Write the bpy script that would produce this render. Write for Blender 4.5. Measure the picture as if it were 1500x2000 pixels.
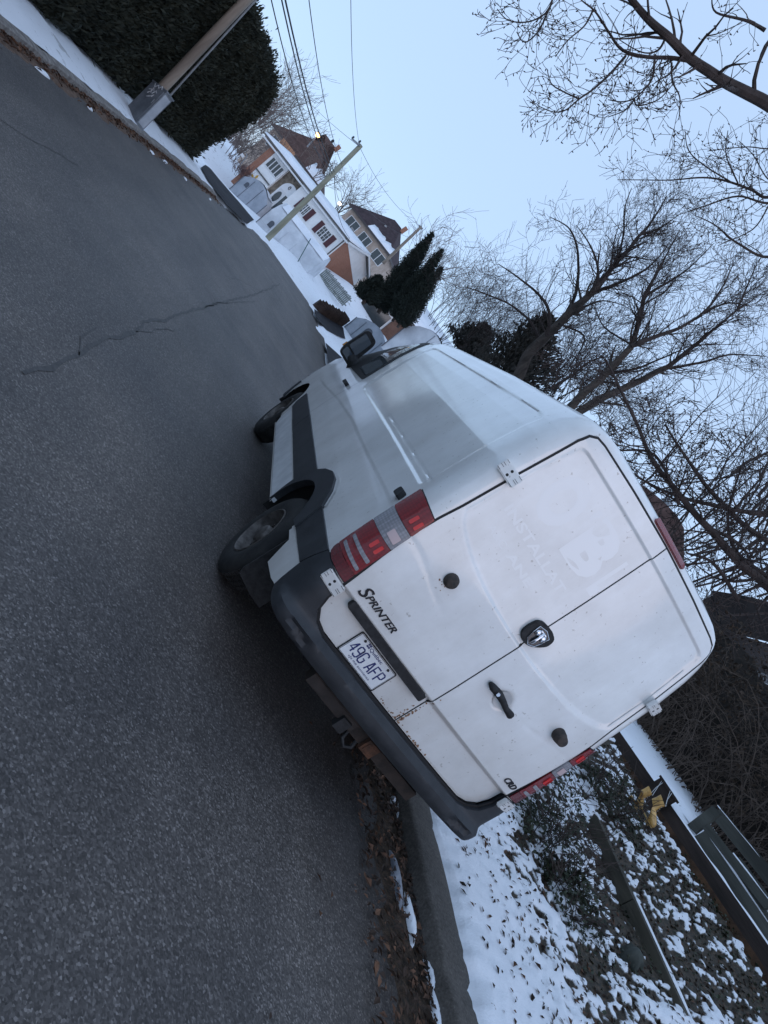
import bpy, bmesh, math, random
import numpy as np
from mathutils import Vector, Matrix, noise
for o in list(bpy.data.objects): bpy.data.objects.remove(o)
S = bpy.context.scene
COL = S.collection
RND = random.Random(7)
NR = np.random.default_rng(11)

# ------------------------------------------------------------------ camera, sky, sun, exposure
CR = np.array([[0.544601, -0.104635, 0.835313], [0.766888, -0.348613, -0.543691], [0.346819, 0.9316, -0.109103]])
CC = np.array([-2.21294, -3.16133, 1.60517])
CF = 1408.176
cam = bpy.data.cameras.new('camera'); co = bpy.data.objects.new('camera', cam); COL.objects.link(co)
cam.sensor_fit = 'VERTICAL'; cam.sensor_height = 36; cam.sensor_width = 27
cam.lens = CF / 2000 * 36; cam.clip_start = .05; cam.clip_end = 2000
M = Matrix.Identity(4)
for i in range(3):
    M[i][0] = CR[0][i]; M[i][1] = -CR[1][i]; M[i][2] = -CR[2][i]; M[i][3] = CC[i]
co.matrix_world = M
S.camera = co
S.render.resolution_x = 768; S.render.resolution_y = 1024
world = bpy.data.worlds.new('World'); S.world = world; world.use_nodes = True
wn = world.node_tree.nodes; wl = world.node_tree.links
SUN_EL, SUN_AZ = math.radians(18.0), math.radians(158)
sky = wn.new('ShaderNodeTexSky'); sky.sky_type = 'NISHITA'; sky.sun_disc = False
sky.sun_elevation = SUN_EL; sky.sun_rotation = SUN_AZ
sky.air_density = 1.0; sky.dust_density = 0; sky.ozone_density = 4.0
mx = wn.new('ShaderNodeMix'); mx.data_type = 'RGBA'; mx.inputs[0].default_value = .90; mx.inputs[7].default_value = (2.25, 3.0, 4.2, 1)   # even blue mixed over the sky texture to flatten its gradient
wl.new(sky.outputs[0], mx.inputs[6]); wl.new(mx.outputs[2], wn['Background'].inputs[0]); wn['Background'].inputs[1].default_value = .15
sl = bpy.data.lights.new('sun', 'SUN'); sl.energy = .34; sl.angle = math.radians(40); sl.color = (1, .74, .66)
so = bpy.data.objects.new('sun', sl); COL.objects.link(so)
sdir = Vector((math.sin(SUN_AZ) * math.cos(SUN_EL), math.cos(SUN_AZ) * math.cos(SUN_EL), math.sin(math.radians(12))))
so.rotation_euler = sdir.to_track_quat('Z', 'Y').to_euler()
S.view_settings.view_transform = 'Standard'; S.view_settings.look = 'None'
S.view_settings.gamma = 1; S.view_settings.exposure = 0.72

# ------------------------------------------------------------------ photo geometry helpers
def ray(px, py): return CR.T @ np.array([(px - 750) / CF, (py - 1000) / CF, 1.])
def P(px, py, d): return Vector(CC + d * ray(px, py))                 # the point seen at that spot of the photo, d metres deep
def PZ(px, py, z):
    r = ray(px, py); return Vector(CC + r * (z - CC[2]) / r[2])
def PX(px, py, x):
    r = ray(px, py); return Vector(CC + r * (x - CC[0]) / r[0])
UG = Vector((-.072, .027, 1)).normalized()                           # plumb line (road and van lean a little to the kerb)

# ------------------------------------------------------------------ materials
def mat(name, col, rough=.6, metal=0., spec=.5, coat=0., emit=None, es=0., alpha=1., trans=0.):
    m = bpy.data.materials.new(name); m.use_nodes = True
    b = m.node_tree.nodes['Principled BSDF']
    b.inputs['Base Color'].default_value = (*col, 1); b.inputs['Roughness'].default_value = rough
    b.inputs['Metallic'].default_value = metal; b.inputs['Specular IOR Level'].default_value = spec
    b.inputs['Coat Weight'].default_value = coat; b.inputs['Coat Roughness'].default_value = .08
    b.inputs['Transmission Weight'].default_value = trans
    if emit: b.inputs['Emission Color'].default_value = (*emit, 1); b.inputs['Emission Strength'].default_value = es
    return m
class NT:
    def __init__(s, m): s.m = m; s.t = m.node_tree; s.b = s.t.nodes['Principled BSDF']
    def n(s, kind, **kw):
        x = s.t.nodes.new('ShaderNode' + kind)
        for k, v in kw.items():
            if k in x.inputs: x.inputs[k].default_value = v
            else: setattr(x, k, v)
        return x
    def l(s, a, b): s.t.links.new(a, b)
    def noise(s, scale, detail=4, rough=.55, vec=None, out='Fac'):
        x = s.n('TexNoise', Scale=scale, Detail=detail, Roughness=rough)
        s.l(vec if vec else s.coord(), x.inputs['Vector']); return x.outputs[out]
    def coord(s, k='Object'):
        x = s.n('TexCoord'); return x.outputs[k]
    def mapv(s, scale, vec=None):
        x = s.n('Mapping'); x.inputs['Scale'].default_value = scale; s.l(vec if vec else s.coord(), x.inputs['Vector']); return x.outputs[0]
    def ramp(s, fac, stops):
        x = s.n('ValToRGB'); e = x.color_ramp.elements
        while len(e) < len(stops): e.new(.5)
        for q, (p, c) in zip(e, stops): q.position = p; q.color = (*c, 1) if len(c) == 3 else c
        s.l(fac, x.inputs[0]); return x.outputs[0]
    def mix(s, fac, a, b, blend='MIX'):
        x = s.n('Mix'); x.data_type = 'RGBA'; x.blend_type = blend
        for v, i in ((fac, 0), (a, 6), (b, 7)):
            if isinstance(v, (int, float)): x.inputs[i].default_value = v
            elif isinstance(v, tuple): x.inputs[i].default_value = (*v, 1)
            else: s.l(v, x.inputs[i])
        return x.outputs[2]
    def math(s, op, a, b=0.):
        x = s.n('Math', operation=op)
        for i, v in enumerate((a, b)):
            if isinstance(v, (int, float)): x.inputs[i].default_value = v
            else: s.l(v, x.inputs[i])
        return x.outputs[0]
    def col(s, c): s.l(c, s.b.inputs['Base Color'])
    def rough(s, c): s.l(c, s.b.inputs['Roughness'])
    def bump(s, h, strength=.3, dist=.01):
        x = s.n('Bump', Strength=strength, Distance=dist); s.l(h, x.inputs['Height']); s.l(x.outputs[0], s.b.inputs['Normal'])
def varied(name, c1, c2, scale, rough=.7, bump=0., bscale=None, stretch=None, metal=0., spec=.4, coat=0., lo=.35, hi=.65, bdist=.01):
    m = mat(name, c1, rough, metal, spec, coat); t = NT(m)
    v = t.mapv(stretch) if stretch else t.coord()
    f = t.noise(scale, 5, .6, v)
    t.col(t.ramp(f, [(lo, c1), (hi, c2)]))
    if bump: t.bump(t.noise(bscale or scale * 3, 4, .6, v), bump, bdist)
    return m

# ------------------------------------------------------------------ mesh helpers
class MB:
    def __init__(s): s.v = []; s.f = []; s.m = []; s.k = 0
    def add(s, vs, fs, mi=None):
        n = len(s.v); s.v.extend([tuple(p) for p in vs]); s.f.extend([tuple(i + n for i in f) for f in fs])
        s.m.extend([s.k if mi is None else mi] * len(fs)); return s
    def box(s, c, d, R=None):
        x, y, z = d[0] / 2, d[1] / 2, d[2] / 2
        ps = [Vector(p) for p in ((-x,-y,-z),(x,-y,-z),(x,y,-z),(-x,y,-z),(-x,-y,z),(x,-y,z),(x,y,z),(-x,y,z))]
        c = Vector(c)
        ps = [c + (R @ p if R else p) for p in ps]
        return s.add(ps, [(3,2,1,0),(4,5,6,7),(0,1,5,4),(1,2,6,5),(2,3,7,6),(3,0,4,7)])
    def beam(s, a, b, w, h, up=Vector((0,0,1))):
        a, b = Vector(a), Vector(b); d = (b - a).normalized(); r = d.cross(up).normalized(); u = r.cross(d)
        ps = []
        for p in (a, b):
            for q, t in ((-1,-1),(1,-1),(1,1),(-1,1)): ps.append(p + r * q * w / 2 + u * t * h / 2)
        return s.add(ps, [(3,2,1,0),(4,5,6,7),(0,1,5,4),(1,2,6,5),(2,3,7,6),(3,0,4,7)])
    def tube(s, pts, rad, n=8, cap=True):
        pts = [Vector(p) for p in pts]; L = len(pts)
        if not isinstance(rad, (list, tuple)): rad = [rad] * L
        vs = []; ref = None
        for i, p in enumerate(pts):
            d = (pts[min(i+1, L-1)] - pts[max(i-1, 0)])
            d = d.normalized() if d.length > 1e-9 else Vector((0,0,1))
            if ref is None: ref = d.orthogonal().normalized()
            else:
                ref = ref - d * ref.dot(d)
                ref = ref.normalized() if ref.length > 1e-6 else d.orthogonal().normalized()
            b = d.cross(ref)
            for k in range(n):
                a = 2 * math.pi * k / n
                vs.append(p + (ref * math.cos(a) + b * math.sin(a)) * rad[i])
        fs = [(i*n+k, i*n+(k+1)%n, (i+1)*n+(k+1)%n, (i+1)*n+k) for i in range(L-1) for k in range(n)]
        if cap: fs += [tuple(range(n-1,-1,-1)), tuple(range((L-1)*n, L*n))]
        return s.add(vs, fs)
    def lathe(s, prof, c, axis, n=32):               # prof: (radius, along-axis)
        axis = Vector(axis).normalized(); a = axis.orthogonal().normalized(); b = axis.cross(a); c = Vector(c)
        vs = [c + axis * h + (a * math.cos(2*math.pi*k/n) + b * math.sin(2*math.pi*k/n)) * r for r, h in prof for k in range(n)]
        fs = [(i*n+k, i*n+(k+1)%n, (i+1)*n+(k+1)%n, (i+1)*n+k) for i in range(len(prof)-1) for k in range(n)]
        return s.add(vs, fs)
    def poly_prism(s, pts, d):                       # planar polygon pushed along vector d, closed
        pts = [Vector(p) for p in pts]; d = Vector(d); n = len(pts)
        return s.add(pts + [p + d for p in pts], [tuple(range(n-1,-1,-1)), tuple(range(n, 2*n))] + [(i, (i+1)%n, n+(i+1)%n, n+i) for i in range(n)])
    def ico(s, c, r, sub=2, sq=(1,1,1), nz=0., seed=0):
        bm = bmesh.new(); bmesh.ops.create_icosphere(bm, subdivisions=sub, radius=1)
        vs = []
        for v in bm.verts:
            k = 1 + nz * noise.noise(v.co * 1.7 + Vector((seed * 3.1, seed, -seed)))
            vs.append((c[0] + v.co.x * r * sq[0] * k, c[1] + v.co.y * r * sq[1] * k, c[2] + v.co.z * r * sq[2] * k))
        s.add(vs, [tuple(v.index for v in f.verts) for f in bm.faces]); bm.free(); return s
    def build(s, name, mats, parent=None, smooth=None, world=True):
        me = bpy.data.meshes.new(name); me.from_pydata(s.v, [], s.f)
        if not isinstance(mats, (list, tuple)): mats = [mats]
        for m in mats: me.materials.append(m)
        if len(mats) > 1: me.polygons.foreach_set('material_index', s.m)
        return link(name, me, parent, smooth)
def link(name, me, parent=None, smooth=None):
    if smooth is not None:
        me.polygons.foreach_set('use_smooth', [True] * len(me.polygons))
        if smooth < 180: me.set_sharp_from_angle(angle=math.radians(smooth))
    me.update()
    o = bpy.data.objects.new(name, me); COL.objects.link(o)
    if parent:
        o.parent = parent; o.matrix_parent_inverse = parent.matrix_basis.inverted()
    return o
def tag(o, label, cat, group=None):
    o['label'] = label; o['category'] = cat
    if group: o['group'] = group
    return o
def thing(name, loc, label, cat, group=None):
    o = bpy.data.objects.new(name, None); COL.objects.link(o); o.empty_display_size = .2
    o.location = loc
    return tag(o, label, cat, group)
def structure(o): o['kind'] = 'structure'; return o
def sm(a, b, x):
    t = np.clip((x - a) / (b - a), 0, 1); return t * t * (3 - 2 * t)
def sdf(poly, x, y):                                 # signed distance to a polygon, negative inside (numpy)
    poly = np.asarray(poly, float); x = np.asarray(x, float); y = np.asarray(y, float)
    d = np.full(x.shape, 1e9); ins = np.zeros(x.shape, bool)
    for (ax, ay), (bx, by) in zip(poly, np.roll(poly, -1, 0)):
        ex, ey = bx - ax, by - ay
        t = np.clip(((x - ax) * ex + (y - ay) * ey) / (ex * ex + ey * ey + 1e-12), 0, 1)
        d = np.minimum(d, np.hypot(x - ax - t * ex, y - ay - t * ey))
        c = (ay > y) != (by > y)
        xx = ax + (y - ay) * ex / (ey if abs(ey) > 1e-12 else 1e-12)
        ins ^= c & (x < xx)
    return np.where(ins, -d, d)
def roundpoly(pts, r, n=6):                          # polygon with rounded corners; r one radius or one per corner
    pts = [Vector((p[0], p[1])) for p in pts]; L = len(pts); out = []
    if not isinstance(r, (list, tuple)): r = [r] * L
    for i, p in enumerate(pts):
        a, b = pts[i-1] - p, pts[(i+1) % L] - p
        q = min(r[i], a.length * .49, b.length * .49)
        if q < 1e-5: out.append((p.x, p.y)); continue
        s, e = p + a.normalized() * q, p + b.normalized() * q
        for k in range(n + 1):
            t = k / n; w = s * (1-t)**2 + p * 2*t*(1-t) + e * t*t
            out.append((w.x, w.y))
    return out

# ------------------------------------------------------------------ van body surface
def tabf(tab, z): return float(np.interp(z, [a for a, _ in tab], [b for _, b in tab]))
W_TAB = [(.30,.925),(.42,.945),(.60,.962),(.80,.967),(1.0,.967),(1.2,.958),(1.43,.945),(1.83,.922),(2.05,.895),(2.15,.872),(2.22,.845),(2.28,.815),(2.32,.78),(2.35,.72),(2.37,.62)]
Y_TAB = [(.30,.02),(.60,.0),(1.0,.0),(1.4,.012),(1.83,.032),(2.1,.05),(2.22,.06),(2.31,.075),(2.345,.10),(2.37,.15)]
T_TAB = [(0,2.405),(1.5,2.375),(3.0,2.31),(3.45,2.275),(3.8,2.20),(4.3,1.98),(4.9,1.55),(5.15,1.37),(5.3,1.33),(6,1.30)]
H_TAB = [(5.0,1.35),(5.2,1.30),(5.5,1.17),(5.75,1.02),(5.88,.85),(6,.78)]
RCX, RYY, U1, U2, BOW, YF = .10, .17, .865, 1.075, .035, 5.9
def zfwd(y, z):
    if z > 1.35: z = 1.35 + (z - 1.35) * (tabf(T_TAB, y) - 1.35) / (2.405 - 1.35)
    if y > 5.0 and z <= 1.35: z = .42 + (z - .42) * (tabf(H_TAB, y) - .42) / .93
    elif y > 5.0: z = z - 1.35 + tabf(H_TAB, y)
    return z
def zinv(y, z):
    if z > 1.35 and y < 5.0: return 1.35 + (z - 1.35) * (2.405 - 1.35) / max(tabf(T_TAB, y) - 1.35, .05)
    return z
def smap0(u, zp, w=None, y0=None):                   # zp = height before the roof and bonnet slope
    w = tabf(W_TAB, zp) if w is None else w
    y0 = tabf(Y_TAB, zp) if y0 is None else y0
    ri = max(w - RCX, w * .5)
    if u <= U1:
        k = u / U1; x, y = -k * ri, y0 + BOW * k * k
    elif u <= U2:
        a = (u - U1) / (U2 - U1) * math.pi / 2
        x, y = -(ri + (w - ri) * math.sin(a)), y0 + BOW + RYY * (1 - math.cos(a))
    else:
        y = BOW + RYY + y0 * max(0, 1 - (u - U2) / 3) + (u - U2); x = -w
        if y > YF - .45:                              # rounded nose
            a = min((y - YF + .45) / .45, 1.0)
            x = -w * (1 - .30 * a ** 2.2)
    return x, y
def smap(u, z):                                      # left side / corner / left half of the rear
    x, y = smap0(u, z); x, y = smap0(u, zinv(y, z)); return Vector((x, y, z))
def smapR(u, z):
    p = smap(u, z); return Vector((-p.x, p.y, p.z))
def rmap(x, z):                                      # rear face by true x
    w = tabf(W_TAB, z) - RCX
    u = abs(x) * U1 / w if abs(x) < w else U1 + math.asin(min((abs(x) - w) / RCX, 1)) * 2 / math.pi * (U2 - U1)
    p = smap(u, z); return Vector((math.copysign(abs(x), x), p.y, z))
def nrm(f, a, b, s):
    e = 2e-3; n = (f(a + e, b) - f(a - e, b)).cross(f(a, b + e) - f(a, b - e)); return n.normalized() * s
ORI = {smap: -1, smapR: 1, rmap: 1}

def patch(poly, f, off=.004, thick=.02, step=.05, relief=None, cuts=()):
    """a shaped plate lying on the van's skin; poly in the skin's own two coordinates"""
    bm = bmesh.new()
    face = bm.faces.new([bm.verts.new((a, b, 0)) for a, b in poly])
    bmesh.ops.triangulate(bm, faces=[face])
    st = step if isinstance(step, tuple) else (step, step)
    for ax in (0, 1):
        lo = min(p[ax] for p in poly); hi = max(p[ax] for p in poly)
        n = max(1, int((hi - lo) / st[ax]))
        ks = [lo + (hi - lo) * k / n for k in range(1, n)] + [c for a, c in cuts if a == ax and lo < c < hi]
        no = (1, 0, 0) if ax == 0 else (0, 1, 0)
        for k in ks:
            g = bm.verts[:] + bm.edges[:] + bm.faces[:]
            bmesh.ops.bisect_plane(bm, geom=g, plane_co=(k if ax == 0 else 0, k if ax else 0, 0), plane_no=no, dist=1e-6)
    bmesh.ops.remove_doubles(bm, verts=bm.verts[:], dist=1e-5)
    bm.verts.ensure_lookup_table(); bm.verts.index_update()
    A = np.array([v.co.x for v in bm.verts]); B = np.array([v.co.y for v in bm.verts])
    rel = relief(A, B) if relief else np.zeros(len(A))
    top, bot = [], []
    for a, b, r in zip(A, B, rel):
        n = nrm(f, a, b, ORI[f]); p = f(a, b) + n * (off + r); top.append(p); bot.append(p - n * thick)
    n = len(top)
    fs = [tuple(v.index for v in q.verts) for q in bm.faces]
    rim = [(e.verts[0].index, e.verts[1].index) for e in bm.edges if e.is_boundary]
    bm.free()
    b2 = bmesh.new(); vs = [b2.verts.new(p) for p in top + bot]
    def nf(ix):
        try: b2.faces.new([vs[i] for i in ix])
        except ValueError: pass
    for q in fs: nf(q); nf([i + n for i in reversed(q)])
    for a, b in rim: nf((a, b, b + n, a + n))
    bmesh.ops.recalc_face_normals(b2, faces=b2.faces[:])
    me = bpy.data.meshes.new('p'); b2.to_mesh(me); b2.free()
    return me
def plate(name, poly, f, m, parent, off=.004, thick=.02, step=.05, relief=None, smooth=35, cuts=()):
    me = patch(poly, f, off, thick, step, relief, cuts); me.materials.append(m); return link(name, me, parent, smooth)
def ribbon(mb, pts, width, f, off, closed=False, step=.03):
    d = []
    L = len(pts); rng = range(L if closed else L - 1)
    for i in rng:
        a, b = Vector(pts[i]), Vector(pts[(i+1) % L]); n = max(1, int((b - a).length / step))
        d += [a.lerp(b, k / n) for k in range(n)]
    if not closed: d.append(Vector(pts[-1]))
    vs = []; N = len(d)
    for i, p in enumerate(d):
        q = (d[(i+1) % N] - d[i-1]) if closed else (d[min(i+1, N-1)] - d[max(i-1, 0)])
        q = Vector((-q.y, q.x)).normalized() * width / 2
        for s in (-1, 1):
            a, b = p.x + q.x * s, p.y + q.y * s
            vs.append(f(a, b) + nrm(f, a, b, ORI[f]) * off)
    fs = [(2*i, 2*((i+1) % N), 2*((i+1) % N)+1, 2*i+1) for i in range(N if closed else N-1)]
    if ORI[f] < 0: fs = [q[::-1] for q in fs]
    return mb.add(vs, fs)
def text2d(s, size, bold=0., shear=0., spacing=1.):
    cu = bpy.data.curves.new('t', 'FONT'); cu.body = s; cu.size = size; cu.offset = bold; cu.shear = shear; cu.space_character = spacing
    cu.resolution_u = 3
    o = bpy.data.objects.new('t', cu); COL.objects.link(o)
    bpy.context.view_layer.update()
    dg = bpy.context.evaluated_depsgraph_get()
    me = bpy.data.meshes.new_from_object(o.evaluated_get(dg))
    vs = [(v.co.x, v.co.y) for v in me.vertices]; fs = [tuple(p.vertices) for p in me.polygons]
    bpy.data.objects.remove(o); bpy.data.curves.remove(cu); bpy.data.meshes.remove(me)
    return vs, fs
def fit(vs, x0, x1, z0, z1, keep=False):
    xs = [v[0] for v in vs]; zs = [v[1] for v in vs]
    return [(x0 + (a - min(xs)) / (max(xs) - min(xs)) * (x1 - x0), z0 + (b - min(zs)) / (max(zs) - min(zs)) * (z1 - z0)) for a, b in vs]
def letters(mb, s, x0, x1, z0, z1, f, off, thick=0., bold=0., shear=0., slope=0.):
    vs, fs = text2d(s, 1, bold, shear); vs = fit(vs, x0, x1, z0, z1)
    vs = [(a, b + slope * (a - x0)) for a, b in vs]
    n = len(vs)
    top = [f(a, b) + nrm(f, a, b, ORI[f]) * off for a, b in vs]
    mb.add(top, fs if ORI[f] > 0 else [q[::-1] for q in fs])
    if thick:
        cnt = {}
        for q in fs:
            for a, b in zip(q, q[1:] + q[:1]): cnt[(a, b)] = 1
        bot = [f(a, b) + nrm(f, a, b, ORI[f]) * (off - thick) for a, b in vs]
        mb.add(top + bot, [(a, a + n, b + n, b) for (a, b) in cnt if (b, a) not in cnt])
    return mb

# ------------------------------------------------------------------ van materials
paint = mat('white_paint', (.78, .78, .77), .30, coat=.9); t = NT(paint)
g1 = t.ramp(t.noise(2.2, 6, .65), [(.30, (.70, .695, .685)), (.62, (.84, .84, .835))])
g2 = t.ramp(t.noise(42, 3, .5), [(.27, (.45, .40, .36)), (.32, (1, 1, 1))])
st = t.ramp(t.noise(5, 5, .7, t.mapv((2.5, 2.5, .35))), [(.30, (.955, .945, .93)), (.7, (1, 1, 1))])
sz = t.n('SeparateXYZ'); t.l(t.coord(), sz.inputs[0]); mz = t.n('MapRange'); mz.inputs['From Min'].default_value = 1.25; mz.inputs['From Max'].default_value = .45
t.l(t.math('ADD', sz.outputs[2], t.math('MULTIPLY', t.math('SUBTRACT', t.noise(4, 6, .7, t.mapv((1, 1, .5))), .5), .9)), mz.inputs['Value'])
pc_ = t.mix(1., t.mix(.6, g1, g2, 'MULTIPLY'), st, 'MULTIPLY')
t.col(t.mix(t.math('MULTIPLY', mz.outputs[0], .75), pc_, t.mix(1., pc_, (.80, .77, .73), 'MULTIPLY')))          # road film on the lower panels; t.rough(t.math('ADD', t.math('MULTIPLY', t.noise(3, 5), .25), .14))
rust = varied('rust', (.16, .075, .04), (.36, .22, .13), 40, .9)
rubber = varied('black_rubber', (.012, .012, .013), (.03, .03, .032), 30, .75, .2)
clad = varied('grey_black_plastic', (.018, .020, .024), (.034, .037, .042), 6, .55, .15, 400, spec=.45)
seal = mat('black_seal', (.01, .01, .011), .7)
tyre_m = varied('tyre', (.012, .012, .013), (.03, .029, .028), 9, .85, .25, 60)
steel = varied('worn_steel', (.05, .045, .042), (.15, .135, .125), 14, .55, .2, 40, metal=.5)
ruststeel = varied('rusty_steel', (.014, .012, .011), (.048, .034, .028), 9, .85, .4, 30)
bare = varied('scuffed_sill_metal', (.55, .56, .57), (.74, .75, .76), 5, .4, .1, 20, coat=.2)
glass = mat('dark_glass', (.10, .12, .13), .03, spec=.6, trans=.55)
mirror_m = mat('mirror_glass', (.05, .065, .085), .05)  # blue-grey base stands in for the dim reflection
chrome = mat('chrome', (.75, .75, .78), .12, metal=1)
def lens(name, c, sc):
    m = mat(name, c, .12, coat=.5); t = NT(m)
    w = t.n('TexWave', Scale=sc, Distortion=.4); w.bands_direction = 'Z'; t.l(t.coord(), w.inputs['Vector'])
    t.bump(w.outputs['Fac'], .5, .004)
    v = t.n('TexVoronoi', Scale=60, Randomness=.15); t.l(t.coord(), v.inputs['Vector'])
    t.col(t.mix(.6, c, t.ramp(v.outputs['Distance'], [(.1, tuple(min(1, k * 1.4) for k in c)), (.7, tuple(k * .6 for k in c))])))
    return m
red = lens('red_lens', (.22, .008, .012), 60); dkred = lens('dark_red_lens', (.13, .006, .010), 60); clear = lens('clear_lens', (.30, .29, .31), 75)
ghost = mat('ghost_lettering', (.84, .84, .835), .22, coat=.65)

# ------------------------------------------------------------------ the van
van = thing('van', (0, 2.9, 0), 'white panel van with rusty rear doors parked along the right kerb', 'van')
DOOR_L = [(0,.627),(-.50,.626),(-.66,.627),(-.735,.648),(-.79,.697),(-.814,.765),(-.822,.90),(-.838,1.10),(-.846,1.28),(-.838,1.43),(-.822,1.56),(-.798,1.87),(-.765,2.19),(-.748,2.25),(-.715,2.280),(-.66,2.290),(-.37,2.303),(0,2.311)]
DOORS = DOOR_L + [(-x, z) for x, z in DOOR_L[::-1]][1:-1]
RECESS = roundpoly([(-.80,1.56),(-.745,1.51),(-.60,1.457),(-.36,1.412),(0,1.397),(.36,1.412),(.60,1.457),(.745,1.51),(.80,1.56),(.775,1.9),(.735,2.205),(0,2.222),(-.735,2.205),(-.775,1.9)], [.02,.05,.2,.2,.2,.2,.2,.05,.02,.1,.06,.3,.06,.1], 5)
def door_relief(x, z):
    r = -.010 * sm(.004, -.014, sdf(RECESS, x, z))                                  # pressed window panel
    r = r - .032 * sm(.868, .838, z)                                                # lower panel set back under the ledge
    cz = 1.178 + .085 * sm(.36, .82, np.abs(x))
    r = r + .006 * sm(.42, .50, np.abs(x)) * sm(cz + .05, cz + .004, z) * sm(cz - .014, cz - .004, z) * 0 + .0014 * sm(.36, .50, np.abs(x)) * np.exp(-((z - cz) / .010) ** 2) * -1
    r = r - .014 * sm(.058, .050, np.hypot((x - .228) , (z - 1.17))) * (np.abs(z) > 0)
    return r
# shell
rows = [(z, None, None) for z in list(np.arange(.42, 2.2, .010)) + [2.22, 2.25, 2.28, 2.30, 2.32, 2.335, 2.35, 2.36, 2.37]]
rows += [(2.385, .50, .22), (2.395, .34, .32), (2.402, .17, .42), (2.405, .0, .5)]
us = list(np.linspace(0, U1, 48)) + list(np.linspace(U1, U2, 14))[1:] + list(np.arange(U2 + .02, 1.35, .02)) + list(np.arange(1.35, 6.77, .026)) + [6.77]
PANEL = roundpoly([(.30,1.435),(1.5,1.408),(2.7,1.368),(3.12,1.352),(3.20,1.42),(3.27,1.98),(3.24,2.075),(3.10,2.082),(.50,2.163),(.34,2.15)], [.03,.3,.3,.05,.1,.1,.07,.05,.07,.06], 5)
def side_relief(y, z):
    cz = np.interp(y, [.15,.7,1.7,2.3,3.3,3.46,4.16,4.7], [1.272,1.249,1.202,1.180,1.107,1.09,1.01,.96])
    r = -.009 * sm(.004, -.010, sdf(PANEL, y, z))
    r = r - .005 * sm(.10, .2, y) * sm(cz + .006, cz - .012, z) * sm(cz - .40, cz - .12, z)
    r = r - .004 * np.exp(-((z - (1.492 - .025 * (y - .26))) / .006) ** 2) * sm(.25, .27, y) * sm(1.88, 1.84, y)   # swage line
    gz = 2.240 - .037 * (y - .25)
    r = r - .007 * np.exp(-((z - gz) / .008) ** 2) * sm(.2, .26, y) * sm(3.8, 3.6, y)                                # roof gutter
    return r * sm(4.9, 4.5, y)
body = bmesh.new()
grid = {}
NU = len(us)
Yg, Zg, Pg = [], [], []
for j, (zp, w, y0) in enumerate(rows):
    for i, u in enumerate(us):
        x, y = smap0(u, zp, w, y0); y = min(y, YF); Pg.append((x, y, zfwd(y, zp)))
Pg = np.array(Pg); NJ = len(rows)
rel = side_relief(Pg[:,1], Pg[:,2]) * np.where(np.abs(Pg[:,0]) > .5, 1, 0) * np.tile(np.clip((np.array(us) - U1) / .2, 0, 1), NJ)
rel *= np.where(np.arange(len(Pg)) // NU < NJ - 8, 1, 0)
Pg[:,0] -= rel                                       # left side looks along -x
front = np.linspace(1, 0, 6)[1:]
bmv = []
for s in (1, -1):
    q = Pg.copy(); q[:,0] *= s
    vv = [body.verts.new(p) for p in q]; bmv.append(vv)
    for j in range(NJ - 1):
        for i in range(NU - 1):
            k = j * NU + i; c = (q[k] + q[k+1] + q[k+NU] + q[k+NU+1]) / 4
            if abs(c[0]) > .45 and (math.hypot(c[1] - 1.22, c[2] - .37) < .475 or math.hypot(c[1] - 4.915, c[2] - .36) < .45): continue
            if (us[i] < U2 + .02 and c[2] < .53) or (c[1] < .90 and us[i] > U2 - .02 and c[2] < .62): continue
            if us[i] < U1 and c[1] < .3 and float(sdf(DOORS, c[0], c[2])) < (-.03 if c[2] > .95 else .004): continue
            ids = (k, k+1, k+NU+1, k+NU)
            try: fc = body.faces.new([vv[a] for a in (ids if s < 0 else ids[::-1])])
            except ValueError: continue
            if rows[j][0] > 1.40 and 3.95 < c[1] < 5.02 and rows[j][0] > 2.29: fc.material_index = 1
nose = [[bmv[0][j * NU + NU - 1], bmv[1][j * NU + NU - 1]] for j in range(NJ)]
for j in range(NJ - 1):
    try: body.faces.new((nose[j][0], nose[j][1], nose[j+1][1], nose[j+1][0]))
    except ValueError: pass
bmesh.ops.remove_doubles(body, verts=body.verts[:], dist=1e-4)
bmesh.ops.recalc_face_normals(body, faces=body.faces[:])
me = bpy.data.meshes.new('body'); body.to_mesh(me); body.free(); me.materials.append(paint); me.materials.append(glass)
link('body', me, van, 40)
mb = MB()                                            # floor, wheel houses, chassis: dark underside
mb.box((0, 2.9, .50), (1.66, 5.3, .10))
for y in (1.22, 4.915):
    for s in (-1, 1):
        prof = [(.50, -.02), (.50, .30), (.02, .30)]
        n_ = 24; vs_ = [Vector((s * (.93 - h), y + r_ * math.cos(math.pi * k / n_), .36 + r_ * math.sin(math.pi * k / n_))) for r_, h in prof for k in range(n_ + 1)]
        mb.add(vs_, [(i*(n_+1)+k, i*(n_+1)+k+1, (i+1)*(n_+1)+k+1, (i+1)*(n_+1)+k) for i in range(2) for k in range(n_)])
mb.tube([(-.7, 1.24, .36), (.7, 1.24, .36)], .06, 10); mb.tube([(-.7, 4.915, .30), (.7, 4.915, .30)], .05, 10)
mb.beam((-.42, .3, .42), (-.42, 5.2, .42), .08, .12); mb.beam((.42, .3, .42), (.42, 5.2, .42), .08, .12)
mb.tube([(.1, 4, .33), (.15, 2.5, .33), (.3, 1.6, .36), (.55, .5, .34)], .04, 8)
mb.ico((0, 1.24, .36), .15, 2)
mb.build('underbody', mat('underbody', (.014, .013, .013), .9), van, 40)
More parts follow.
